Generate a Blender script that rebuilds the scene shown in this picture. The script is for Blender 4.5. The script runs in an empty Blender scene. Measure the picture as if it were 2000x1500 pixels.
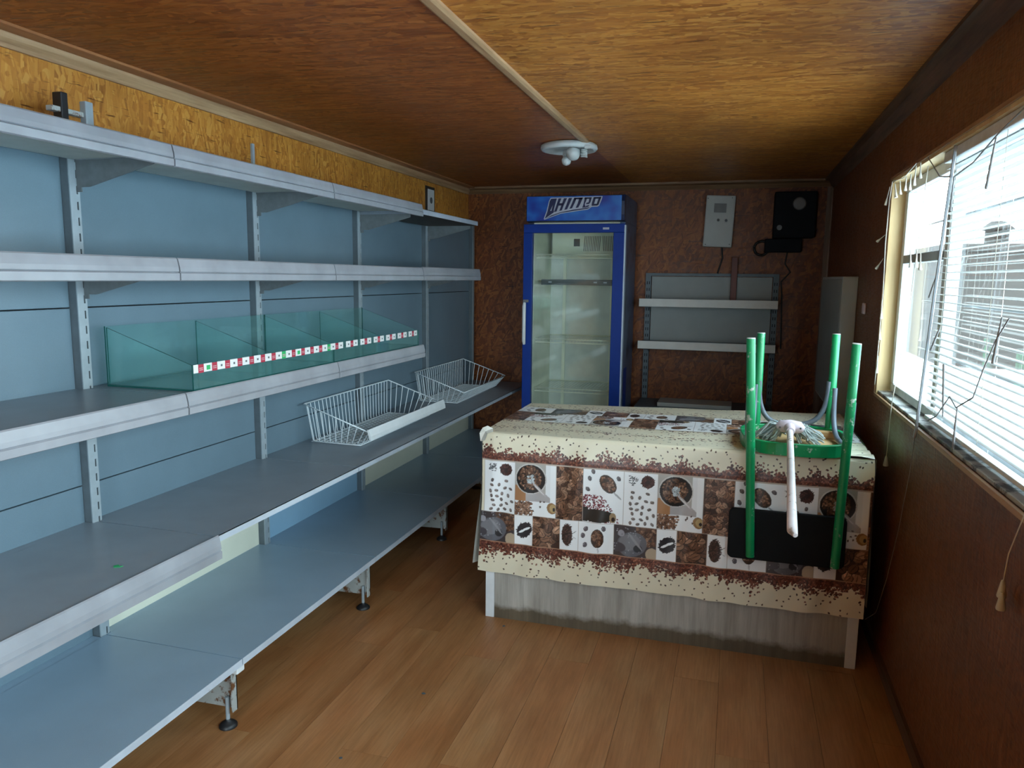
import bpy, bmesh, math, random
import numpy as np
from mathutils import Vector, Matrix
random.seed(7)
rng = np.random.default_rng(7)
SC = bpy.context.scene
COL = SC.collection

# ------------------------------------------------------------------ camera
F_PX = 1467.4
YAW, PITCH, ROLL = .28826611, .14088983, .01122638
cy, sy, cp, sp = math.cos(YAW), math.sin(YAW), math.cos(PITCH), math.sin(PITCH)
fw = Vector((-sy*cp, cy*cp, -sp)); rt = Vector((cy, sy, 0)); up = rt.cross(fw)
cr, sr = math.cos(ROLL), math.sin(ROLL)
rt, up = rt*cr+up*sr, -rt*sr+up*cr
cam_d = bpy.data.cameras.new('camera'); cam = bpy.data.objects.new('camera', cam_d); COL.objects.link(cam)
cam_d.sensor_fit = 'HORIZONTAL'; cam_d.sensor_width = 36.0; cam_d.lens = F_PX/2000*36
cam_d.clip_start = .05; cam_d.clip_end = 200
M = Matrix((( rt.x, up.x, -fw.x, 0), (rt.y, up.y, -fw.y, 0), (rt.z, up.z, -fw.z, 1.5), (0, 0, 0, 1)))
cam.matrix_world = M
SC.camera = cam

# ------------------------------------------------------------------ world, light, exposure
SC.view_settings.view_transform = 'Standard'; SC.view_settings.look = 'None'
SC.view_settings.gamma = 1.0; SC.view_settings.use_curve_mapping = False
SC.view_settings.exposure = 0.0
W = bpy.data.worlds.new('overcast_sky'); SC.world = W; W.use_nodes = True
wn = W.node_tree.nodes; wl = W.node_tree.links
bg = wn['Background']; bg.inputs['Strength'].default_value = 15
tc = wn.new('ShaderNodeTexCoord'); sx = wn.new('ShaderNodeSeparateXYZ'); rp = wn.new('ShaderNodeValToRGB')
wl.new(tc.outputs['Generated'], sx.inputs[0]); wl.new(sx.outputs['Z'], rp.inputs[0]); wl.new(rp.outputs[0], bg.inputs['Color'])
rp.color_ramp.elements[0].position = 0.0; rp.color_ramp.elements[0].color = (.78, .93, 1.0, 1)
rp.color_ramp.elements[1].position = 1.0; rp.color_ramp.elements[1].color = (.62, .86, 1.0, 1)
try:
    SC.cycles.max_bounces = 9; SC.cycles.diffuse_bounces = 3; SC.cycles.transparent_max_bounces = 24
    SC.cycles.caustics_reflective = False; SC.cycles.caustics_refractive = False
    SC.cycles.sample_clamp_indirect = 6.0
    SC.cycles.use_denoising = True
except Exception: pass

def portal(name, loc, rot, sx_, sy_):
    d = bpy.data.lights.new(name, 'AREA'); d.shape = 'RECTANGLE'; d.size = sx_; d.size_y = sy_
    d.cycles.is_portal = True
    o = bpy.data.objects.new(name, d); COL.objects.link(o); o.location = loc; o.rotation_euler = rot
    return o
# daylight enters by the window in the right wall and by the open doorway behind the camera
portal('window_daylight', (.80, 1.5, 1.47), (0, math.radians(90), 0), 1.0, 4.4)
portal('doorway_daylight', (-.90, -1.62, 1.02), (math.radians(90), 0, 0), .8, 2.02)

# ------------------------------------------------------------------ materials
MATS = {}
def nodes(name):
    m = bpy.data.materials.new(name); m.use_nodes = True; MATS[name] = m
    nt = m.node_tree; b = nt.nodes['Principled BSDF']
    return m, nt, b
def srgb(r, g, b):
    f = lambda c: (c/255/12.92) if c/255 <= .04045 else ((c/255+.055)/1.055)**2.4
    return (f(r), f(g), f(b), 1)
def ramp(nt, stops):
    r = nt.nodes.new('ShaderNodeValToRGB'); e = r.color_ramp.elements
    while len(e) < len(stops): e.new(.5)
    for i, (p, c) in enumerate(stops): e[i].position = p; e[i].color = c if len(c) == 4 else (*c, 1)
    return r
def noise_node(nt, vec, scale, detail=3, rough=.6):
    n = nt.nodes.new('ShaderNodeTexNoise'); n.inputs['Scale'].default_value = scale
    n.inputs['Detail'].default_value = detail; n.inputs['Roughness'].default_value = rough
    if vec is not None: nt.links.new(vec, n.inputs['Vector'])
    return n
def mapping(nt, scale=(1, 1, 1), rot=(0, 0, 0), src=None, loc=(0, 0, 0)):
    m = nt.nodes.new('ShaderNodeMapping'); m.inputs['Scale'].default_value = scale; m.inputs['Rotation'].default_value = rot
    m.inputs['Location'].default_value = loc
    if src is None:
        t = nt.nodes.new('ShaderNodeNewGeometry'); src = t.outputs['Position']
    nt.links.new(src, m.inputs['Vector']); return m
def bump(nt, b, h, strength=.3, dist=.002):
    bm_ = nt.nodes.new('ShaderNodeBump'); bm_.inputs['Strength'].default_value = strength; bm_.inputs['Distance'].default_value = dist
    nt.links.new(h, bm_.inputs['Height']); nt.links.new(bm_.outputs[0], b.inputs['Normal'])
def mixc(nt, fac, a, b, mode='MIX'):
    m = nt.nodes.new('ShaderNodeMix'); m.data_type = 'RGBA'; m.blend_type = mode
    for k, v in ((0, fac), (6, a), (7, b)):
        if hasattr(v, 'links'): nt.links.new(v, m.inputs[k])
        else: m.inputs[k].default_value = v
    return m.outputs[2]
def plain(name, col, rough=.5, metal=0, var=.12, vscale=14, spec=.5, grit=0):
    """a flat colour broken up by a soft noise (dust and wear)"""
    m, nt, b = nodes(name)
    mp = mapping(nt); n = noise_node(nt, mp.outputs[0], vscale, 4)
    r = ramp(nt, [(.3, tuple(c*(1-var) for c in col[:3])), (.7, tuple(min(1, c*(1+var)) for c in col[:3]))])
    nt.links.new(n.outputs[0], r.inputs[0]); out = r.outputs[0]
    if grit:
        n2 = noise_node(nt, mp.outputs[0], 900, 1); r2 = ramp(nt, [(.35, (1-grit,)*3), (.65, (1+grit*.6,)*3)])
        nt.links.new(n2.outputs[0], r2.inputs[0]); out = mixc(nt, 1.0, out, r2.outputs[0], 'MULTIPLY')
    nt.links.new(out, b.inputs['Base Color'])
    b.inputs['Roughness'].default_value = rough; b.inputs['Metallic'].default_value = metal
    b.inputs['Specular IOR Level'].default_value = spec
    return m
def worn(name, col, chip, rough=.45, scale=30, lo=.62, hi=.66, metal=0):
    """painted surface with chips of a second colour"""
    m, nt, b = nodes(name); mp = mapping(nt)
    n = noise_node(nt, mp.outputs[0], scale, 6, .7); r = ramp(nt, [(lo, (0, 0, 0)), (hi, (1, 1, 1))]); nt.links.new(n.outputs[0], r.inputs[0])
    n2 = noise_node(nt, mp.outputs[0], 6, 3); r2 = ramp(nt, [(.3, tuple(c*.85 for c in col[:3])), (.7, tuple(min(1, c*1.12) for c in col[:3]))]); nt.links.new(n2.outputs[0], r2.inputs[0])
    nt.links.new(mixc(nt, r.outputs[0], r2.outputs[0], (*chip[:3], 1)), b.inputs['Base Color'])
    b.inputs['Roughness'].default_value = rough; b.inputs['Metallic'].default_value = metal
    return m
def osb(name, plane, ang, stops, rough=.38, spread=18, size=1.0, dark=.55, spec=.5):
    """oriented strand board: three layers of long flakes lying about one direction, varnished"""
    m, nt, b = nodes(name)
    g = nt.nodes.new('ShaderNodeNewGeometry'); s = nt.nodes.new('ShaderNodeSeparateXYZ'); nt.links.new(g.outputs['Position'], s.inputs[0])
    c = nt.nodes.new('ShaderNodeCombineXYZ')
    i, j = {'xy': (0, 1), 'yz': (1, 2), 'xz': (0, 2)}[plane]
    nt.links.new(s.outputs[i], c.inputs[0]); nt.links.new(s.outputs[j], c.inputs[1])
    wrp = noise_node(nt, c.outputs[0], 9, 2); wv = nt.nodes.new('ShaderNodeVectorMath'); wv.operation = 'MULTIPLY_ADD'
    nt.links.new(wrp.outputs['Color'], wv.inputs[0]); wv.inputs[1].default_value = (.012, .012, 0); nt.links.new(c.outputs[0], wv.inputs[2])
    cols = []
    for k, (da, sc) in enumerate(((0, 1.0), (spread, 1.25), (-spread*1.2, .85))):
        r1 = mapping(nt, (1, 1, 1), (0, 0, -math.radians(ang+da)), wv.outputs[0], (k*3.1, k*1.7, 0))
        mp = mapping(nt, (8.5*sc/size, 78*sc/size, 1), (0, 0, 0), r1.outputs[0])
        v = nt.nodes.new('ShaderNodeTexVoronoi'); v.inputs['Scale'].default_value = 1; v.inputs['Randomness'].default_value = 1
        nt.links.new(mp.outputs[0], v.inputs['Vector'])
        sep = nt.nodes.new('ShaderNodeSeparateColor'); nt.links.new(v.outputs['Color'], sep.inputs[0])
        fine = noise_node(nt, mapping(nt, (14, 190, 1), (0, 0, 0), r1.outputs[0]).outputs[0], 1, 3)
        ad = nt.nodes.new('ShaderNodeMath'); ad.operation = 'MULTIPLY_ADD'; nt.links.new(fine.outputs[0], ad.inputs[0]); ad.inputs[1].default_value = .55
        nt.links.new(sep.outputs[0], ad.inputs[2])
        cols.append((ad.outputs[0], sep.outputs[1], v.outputs['Distance']))
    def sel(th, noise_scale, seed):
        n = noise_node(nt, mapping(nt, (1, 1, 1), (0, 0, 0), c.outputs[0], (seed, seed, 0)).outputs[0], noise_scale, 1)
        r = ramp(nt, [(th-.02, (0, 0, 0)), (th+.02, (1, 1, 1))]); nt.links.new(n.outputs[0], r.inputs[0]); return r.outputs[0]
    def mixf(f, a, b_):
        x = nt.nodes.new('ShaderNodeMix'); x.data_type = 'FLOAT'; nt.links.new(f, x.inputs[0]); nt.links.new(a, x.inputs[2]); nt.links.new(b_, x.inputs[3]); return x.outputs[0]
    v = mixf(sel(.52, 22, 2), cols[0][0], cols[1][0]); v = mixf(sel(.58, 17, 9), v, cols[2][0])
    r = ramp(nt, stops); sc_ = nt.nodes.new('ShaderNodeMath'); sc_.operation = 'MULTIPLY'; sc_.inputs[1].default_value = .66; nt.links.new(v, sc_.inputs[0]); nt.links.new(sc_.outputs[0], r.inputs[0])
    # dark gaps between strands
    gp = noise_node(nt, mapping(nt, (11/size, 110/size, 1), (0, 0, -math.radians(ang)), wv.outputs[0]).outputs[0], 1, 3)
    gr = ramp(nt, [(.30, (dark*.5, dark*.35, dark*.28)), (.39, (1, 1, 1))]); nt.links.new(gp.outputs[0], gr.inputs[0])
    col = mixc(nt, 1.0, r.outputs[0], gr.outputs[0], 'MULTIPLY')
    # uneven varnish
    big = noise_node(nt, c.outputs[0], 2.2, 3); br = ramp(nt, [(.3, (.82, .80, .78)), (.7, (1.12, 1.1, 1.08))]); nt.links.new(big.outputs[0], br.inputs[0])
    col = mixc(nt, 1.0, col, br.outputs[0], 'MULTIPLY')
    nt.links.new(col, b.inputs['Base Color'])
    rr = ramp(nt, [(.3, (rough-.08,)*3), (.7, (rough+.14,)*3)]); nt.links.new(gp.outputs[0], rr.inputs[0]); nt.links.new(rr.outputs[0], b.inputs['Roughness'])
    b.inputs['Specular IOR Level'].default_value = spec
    bump(nt, b, v, .35, .0012)
    return m
O_ST = [(0, (.22, .060, .010)), (.35, (.40, .135, .020)), (.65, (.53, .205, .034)), (1, (.68, .33, .075))]
M_CEIL = osb('osb_ceiling', 'xy', 4, O_ST, .42, 16, 1.5, .45)
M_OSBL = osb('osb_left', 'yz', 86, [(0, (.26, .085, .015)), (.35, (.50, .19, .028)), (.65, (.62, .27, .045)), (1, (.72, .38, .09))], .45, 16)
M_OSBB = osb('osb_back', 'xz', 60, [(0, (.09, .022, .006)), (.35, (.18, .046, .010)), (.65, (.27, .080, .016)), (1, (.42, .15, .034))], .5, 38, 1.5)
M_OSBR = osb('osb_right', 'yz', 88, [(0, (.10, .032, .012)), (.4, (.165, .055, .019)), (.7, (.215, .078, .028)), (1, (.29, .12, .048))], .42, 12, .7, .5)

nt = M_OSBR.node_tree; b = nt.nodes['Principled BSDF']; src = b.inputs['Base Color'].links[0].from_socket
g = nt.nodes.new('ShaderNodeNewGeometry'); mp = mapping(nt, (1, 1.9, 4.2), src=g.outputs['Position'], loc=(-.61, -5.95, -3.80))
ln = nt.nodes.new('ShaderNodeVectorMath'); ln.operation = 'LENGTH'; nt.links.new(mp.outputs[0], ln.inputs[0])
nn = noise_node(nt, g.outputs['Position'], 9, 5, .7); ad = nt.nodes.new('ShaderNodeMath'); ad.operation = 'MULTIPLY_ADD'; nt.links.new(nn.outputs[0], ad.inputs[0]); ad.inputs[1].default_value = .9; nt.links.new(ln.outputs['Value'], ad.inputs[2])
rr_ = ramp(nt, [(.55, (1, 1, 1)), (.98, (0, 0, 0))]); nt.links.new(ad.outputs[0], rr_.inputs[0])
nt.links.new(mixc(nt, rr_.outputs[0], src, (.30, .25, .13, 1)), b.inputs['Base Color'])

def wood(name, c1, c2, axis='y', rough=.55, scale=1.0):
    m, nt, b = nodes(name)
    sc = {'x': (1.6, 26, 26), 'y': (26, 1.6, 26), 'z': (26, 26, 1.6)}[axis]
    mp = mapping(nt, tuple(s*scale for s in sc)); n = noise_node(nt, mp.outputs[0], 1, 5, .65)
    r = ramp(nt, [(.25, c1), (.75, c2)]); nt.links.new(n.outputs[0], r.inputs[0]); nt.links.new(r.outputs[0], b.inputs['Base Color'])
    b.inputs['Roughness'].default_value = rough; bump(nt, b, n.outputs[0], .15, .001)
    return m
M_TRIM = wood('pine_trim', (.20, .085, .030), (.62, .40, .22), 'y', .5, .8)
M_TRIMR = wood('varnished_trim', (.22, .070, .022), (.46, .20, .08), 'y', .45, .8)
M_TRIMX = wood('pine_trim_back', (.13, .055, .02), (.34, .20, .10), 'x', .5)
M_TRIMD = wood('stained_trim', (.035, .014, .007), (.21, .115, .07), 'y', .5, 1.3)
M_TRIMZ = wood('corner_trim', (.16, .10, .07), (.42, .32, .26), 'z', .5)
M_REVEAL = wood('window_reveal', (.62, .40, .17), (.85, .66, .38), 'z', .6, .5)
M_REDB = wood('red_batten', (.10, .018, .010), (.20, .04, .02), 'z', .5)

def floor_mat():
    m, nt, b = nodes('laminate')
    oi = nt.nodes.new('ShaderNodeObjectInfo')
    off = nt.nodes.new('ShaderNodeVectorMath'); off.operation = 'MULTIPLY_ADD'
    cb = nt.nodes.new('ShaderNodeCombineXYZ'); nt.links.new(oi.outputs['Random'], cb.inputs[0]); nt.links.new(oi.outputs['Random'], cb.inputs[1])
    g = nt.nodes.new('ShaderNodeNewGeometry')
    nt.links.new(cb.outputs[0], off.inputs[0]); off.inputs[1].default_value = (37, 53, 0); nt.links.new(g.outputs['Position'], off.inputs[2])
    n1 = noise_node(nt, mapping(nt, (9, 1.7, 1), src=off.outputs[0]).outputs[0], 1, 4, .6)
    n2 = noise_node(nt, mapping(nt, (120, 5, 1), src=off.outputs[0]).outputs[0], 1, 4, .7)
    n3 = noise_node(nt, mapping(nt, (3, 1.2, 1), src=off.outputs[0]).outputs[0], 1, 2)
    r1 = ramp(nt, [(.28, (.29, .118, .040)), (.5, (.38, .175, .068)), (.72, (.44, .225, .10))]); nt.links.new(n1.outputs[0], r1.inputs[0])
    r2 = ramp(nt, [(.3, (.80, .78, .75)), (.6, (1.05, 1.05, 1.05))]); nt.links.new(n2.outputs[0], r2.inputs[0])
    c = mixc(nt, 1, r1.outputs[0], r2.outputs[0], 'MULTIPLY')
    r3 = ramp(nt, [(.3, (1.05, .92, .86)), (.7, (.98, 1.04, 1.05))]); nt.links.new(n3.outputs[0], r3.inputs[0]); c = mixc(nt, 1, c, r3.outputs[0], 'MULTIPLY')
    r4 = ramp(nt, [(0, (.94, .93, .92)), (1, (1.04, 1.04, 1.04))]); nt.links.new(oi.outputs['Random'], r4.inputs[0]); c = mixc(nt, 1, c, r4.outputs[0], 'MULTIPLY')
    # scuffs
    n5 = noise_node(nt, mapping(nt, (1, 1, 1)).outputs[0], 26, 5, .75); r5 = ramp(nt, [(.70, (1, 1, 1)), (.78, (.55, .45, .4))]); nt.links.new(n5.outputs[0], r5.inputs[0]); c = mixc(nt, 1, c, r5.outputs[0], 'MULTIPLY')
    nt.links.new(c, b.inputs['Base Color'])
    b.inputs['Roughness'].default_value = .42; b.inputs['Specular IOR Level'].default_value = .4
    bump(nt, b, n2.outputs[0], .08, .0006)
    return m
M_FLOOR = floor_mat()
M_GAP = plain('dark_joint', (.035, .015, .007), .9)
M_PANEL = plain('grey_enamel', (.155, .228, .282), .30, 0, .05, 5, .5, .10)
M_PANELC = plain('cream_enamel', (.80, .80, .66), .45, 0, .04, 5, .5, .04)
M_PANELB = plain('blue_enamel', (.30, .50, .68), .4, 0, .04, 5, .5, .05)
M_UPR = plain('upright_steel', (.34, .40, .44), .45, .1, .08, 20)
M_UPRS = plain('upright_steel_dark', (.12, .15, .17), .5, .1, .12, 20)
M_SLOT = plain('slot_dark', (.012, .016, .02), .9)
M_SHELF = plain('shelf_grey', (.24, .28, .325), .36, 0, .08, 6, .5, .16)
M_SHELFB = plain('base_shelf_grey', (.27, .37, .47), .34, 0, .06, 4, .5, .14)
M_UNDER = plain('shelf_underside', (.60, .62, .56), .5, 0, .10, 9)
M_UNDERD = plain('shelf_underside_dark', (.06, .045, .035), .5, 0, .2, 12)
M_RAIL = worn('price_rail_lilac', (.32, .335, .37), (.40, .34, .33), .35, 14, .70, .74)
M_EDGE = worn('shelf_edge_paint', (.52, .58, .66), (.45, .38, .34), .4, 24, .68, .72)
M_BRK = plain('bracket_grey', (.15, .17, .18), .5, .1, .15, 30)
M_RUST = worn('rusty_foot_metal', (.44, .47, .46), (.16, .065, .025), .6, 20, .53, .60)
M_BLACKP = plain('black_plastic', (.012, .012, .014), .45)
M_WHITEP = plain('white_plastic', (.80, .84, .86), .35, 0, .04)
M_WIRE = plain('white_wire', (.78, .86, .90), .35, 0, .05)
M_CREAMP = plain('cream_plastic', (.62, .60, .52), .45, 0, .08)
M_GREENP = plain('green_scrap', (.02, .35, .12), .6)
def glass(name, tint, alpha_ior=.1, rough=.02, opac=0.0, dcol=(.3, .5, .5)):
    """thin sheet of glass: tinted see-through plus mirror reflection by angle (and a film of dust)"""
    m = bpy.data.materials.new(name); m.use_nodes = True; nt = m.node_tree; nt.nodes.clear()
    out = nt.nodes.new('ShaderNodeOutputMaterial'); t = nt.nodes.new('ShaderNodeBsdfTransparent'); t.inputs[0].default_value = (*tint, 1)
    g = nt.nodes.new('ShaderNodeBsdfGlossy'); g.inputs['Roughness'].default_value = rough
    f = nt.nodes.new('ShaderNodeFresnel'); gg = nt.nodes.new('ShaderNodeNewGeometry'); mi_ = nt.nodes.new('ShaderNodeMath'); mi_.operation = 'MULTIPLY_ADD'; nt.links.new(gg.outputs['Backfacing'], mi_.inputs[0]); mi_.inputs[1].default_value = 1/1.45-1.45; mi_.inputs[2].default_value = 1.45; nt.links.new(mi_.outputs[0], f.inputs[0])
    mx = nt.nodes.new('ShaderNodeMixShader'); nt.links.new(f.outputs[0], mx.inputs[0]); nt.links.new(t.outputs[0], mx.inputs[1]); nt.links.new(g.outputs[0], mx.inputs[2])
    last = mx.outputs[0]
    if opac:
        d = nt.nodes.new('ShaderNodeBsdfDiffuse'); d.inputs[0].default_value = (*dcol, 1)
        n = noise_node(nt, mapping(nt).outputs[0], 7, 4); r = ramp(nt, [(.3, (opac*.6,)*3), (.7, (opac*1.4,)*3)]); nt.links.new(n.outputs[0], r.inputs[0])
        m2 = nt.nodes.new('ShaderNodeMixShader'); nt.links.new(r.outputs[0], m2.inputs[0]); nt.links.new(last, m2.inputs[1]); nt.links.new(d.outputs[0], m2.inputs[2]); last = m2.outputs[0]
    nt.links.new(last, out.inputs[0]); return m
G_BIN = glass('green_glass', (.90, .98, .97), rough=.03, opac=.05, dcol=(.40, .80, .80))
G_EDGE = plain('glass_edge', (.015, .10, .09), .15)
G_WIN = glass('window_glass', (.95, .97, .97))
G_DOOR = glass('fridge_glass', (.93, .96, .95), rough=.04, opac=.03, dcol=(.5, .6, .6))
M_BLUE = plain('fridge_blue', (.006, .040, .27), .45, 0, .06, 14, .2)
M_BLUED = plain('fridge_navy', (.006, .015, .06), .35, 0, .1)
M_FSIDE = worn('fridge_side', (.10, .15, .26), (.04, .05, .08), .4, 5, .5, .6)
M_FIN = plain('fridge_liner', (.90, .90, .72), .5, 0, .08, 6)
M_FINB = plain('fridge_back_wall', (.72, .76, .70), .5, 0, .12, 7)
M_GRILL = plain('fridge_grille', (.16, .14, .10), .6)
M_SEAL = plain('door_seal', (.52, .62, .75), .4)
M_DARKSH = plain('fridge_dark_shelf', (.06, .07, .07), .4)
def sign_mat():
    m, nt, b = nodes('sign_blue')
    mp = mapping(nt, (1, 1, 1)); n = noise_node(nt, mp.outputs[0], 5.5, 2)
    r = ramp(nt, [(.33, (.008, .03, .30)), (.5, (.006, .10, .46)), (.68, (.03, .22, .62))]); nt.links.new(n.outputs[0], r.inputs[0]); nt.links.new(r.outputs[0], b.inputs['Base Color'])
    b.inputs['Roughness'].default_value = .3; return m
M_SIGN = sign_mat()
M_SILV = plain('sign_silver', (.50, .52, .60), .4, 0, .05)
M_NAVY = plain('sign_navy', (.008, .012, .07), .4)
M_EBOX = plain('enamel_box_white', (.50, .52, .50), .45, 0, .05, 5, .5, .05)
M_METER = plain('meter_housing', (.006, .008, .011), .7, 0, .12, 14, .2)
M_GREYP = plain('grey_plastic', (.16, .16, .16), .4)
M_CABLE = plain('black_cable', (.01, .01, .01), .5)
M_BSPANEL = plain('back_unit_panel', (.34, .37, .36), .5, 0, .06, 6, .4, .08)
M_BSRAIL = plain('back_unit_rail', (.70, .70, .66), .4, 0, .05)
M_COUNT = None
def panel_wood():
    m, nt, b = nodes('grey_oak_panel')
    n = noise_node(nt, mapping(nt, (34, 34, 2.2)).outputs[0], 1, 5, .7); w = noise_node(nt, mapping(nt, (9, 9, 1.2)).outputs[0], 1, 2)
    r = ramp(nt, [(.28, (.29, .27, .24)), (.72, (.52, .50, .46))]); nt.links.new(n.outputs[0], r.inputs[0])
    r2 = ramp(nt, [(.3, (.85, .84, .82)), (.7, (1.08, 1.08, 1.08))]); nt.links.new(w.outputs[0], r2.inputs[0]); c = mixc(nt, 1, r.outputs[0], r2.outputs[0], 'MULTIPLY')
    # mop-water grime along the bottom edge
    g = nt.nodes.new('ShaderNodeNewGeometry'); s = nt.nodes.new('ShaderNodeSeparateXYZ'); nt.links.new(g.outputs['Position'], s.inputs[0])
    gn = noise_node(nt, g.outputs['Position'], 7, 5, .7); a = nt.nodes.new('ShaderNodeMath'); a.operation = 'MULTIPLY_ADD'; nt.links.new(gn.outputs[0], a.inputs[0]); a.inputs[1].default_value = -.085; nt.links.new(s.outputs['Z'], a.inputs[2])
    gr = ramp(nt, [(0, (.30, .24, .17)), (.03, (1, 1, 1))]); nt.links.new(a.outputs[0], gr.inputs[0])
    c = mixc(nt, 1, c, gr.outputs[0], 'MULTIPLY'); nt.links.new(c, b.inputs['Base Color']); b.inputs['Roughness'].default_value = .5; return m
M_COUNT = panel_wood()
M_CPROF = worn('white_corner_profile', (.74, .77, .80), (.3, .28, .25), .4, 18, .70, .74)
M_CHIP = wood('chipboard', (.20, .12, .06), (.38, .26, .14), 'x', .7)
M_GREEN = worn('green_paint', (.004, .28, .095), (.42, .50, .42), .32, 22, .60, .64)
M_PLY = wood('bare_plywood', (.42, .24, .10), (.66, .44, .22), 'x', .6)
M_TUBE = worn('grey_tube', (.12, .145, .18), (.06, .045, .04), .4, 25, .60, .66)
M_BACK = plain('black_vinyl', (.004, .005, .006), .6, 0, .2, 14, .2)
M_TIP = plain('leg_end_cap', (.55, .58, .55), .6)
M_MOPH = worn('whitewashed_handle', (.78, .72, .74), (.40, .32, .27), .5, 22, .60, .66)
M_MOPP = plain('lilac_plastic', (.72, .60, .68), .4)
M_STR = plain('grey_mop_yarn', (.42, .46, .45), .9, 0, .3, 60)
M_BULB = plain('frosted_bulb', (.62, .66, .66), .3)
M_LAMPW = plain('lamp_white', (.62, .66, .67), .35, 0, .08)
M_PVC = plain('white_pvc', (.80, .83, .85), .35)
M_SILL = worn('worn_sill', (.42, .41, .38), (.06, .05, .045), .5, 9, .5, .58)
M_GREYF = plain('grey_window_frame', (.30, .32, .33), .5)
def slat_mat():
    m = bpy.data.materials.new('blind_slat'); m.use_nodes = True; nt = m.node_tree; b = nt.nodes['Principled BSDF']; out = nt.nodes['Material Output']
    n = noise_node(nt, mapping(nt).outputs[0], 9, 3); r = ramp(nt, [(.3, (.46, .46, .44)), (.7, (.56, .56, .54))]); nt.links.new(n.outputs[0], r.inputs[0]); nt.links.new(r.outputs[0], b.inputs['Base Color'])
    b.inputs['Roughness'].default_value = .45
    t = nt.nodes.new('ShaderNodeBsdfTranslucent'); t.inputs[0].default_value = (.75, .75, .72, 1)
    mx = nt.nodes.new('ShaderNodeMixShader'); mx.inputs[0].default_value = .25; nt.links.new(b.outputs[0], mx.inputs[1]); nt.links.new(t.outputs[0], mx.inputs[2]); nt.links.new(mx.outputs[0], out.inputs[0]); return m
M_SLAT = slat_mat()
M_STRAND = plain('ivory_cord', (.66, .62, .54), .6)
M_TWIG = plain('grey_cable_strand', (.26, .25, .25), .6)
M_SNOW = plain('pale_ground', (.80, .82, .84), .9, 0, .05, 2)
M_KIOSK = plain('brown_cladding', (.035, .025, .019), .7, 0, .15, 3)
M_KWHITE = plain('pale_cladding', (.55, .57, .56), .7)
M_PAPER = plain('white_label', (.75, .76, .76), .5, 0, .03)
M_REDL = plain('red_label', (.42, .03, .06), .5, 0, .05)
M_PINKT = plain('pale_pink_print', (.62, .35, .38), .5)
M_GRL = plain('green_label', (.03, .42, .13), .5)
M_INK = plain('grey_ink', (.10, .11, .12), .6)

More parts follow.
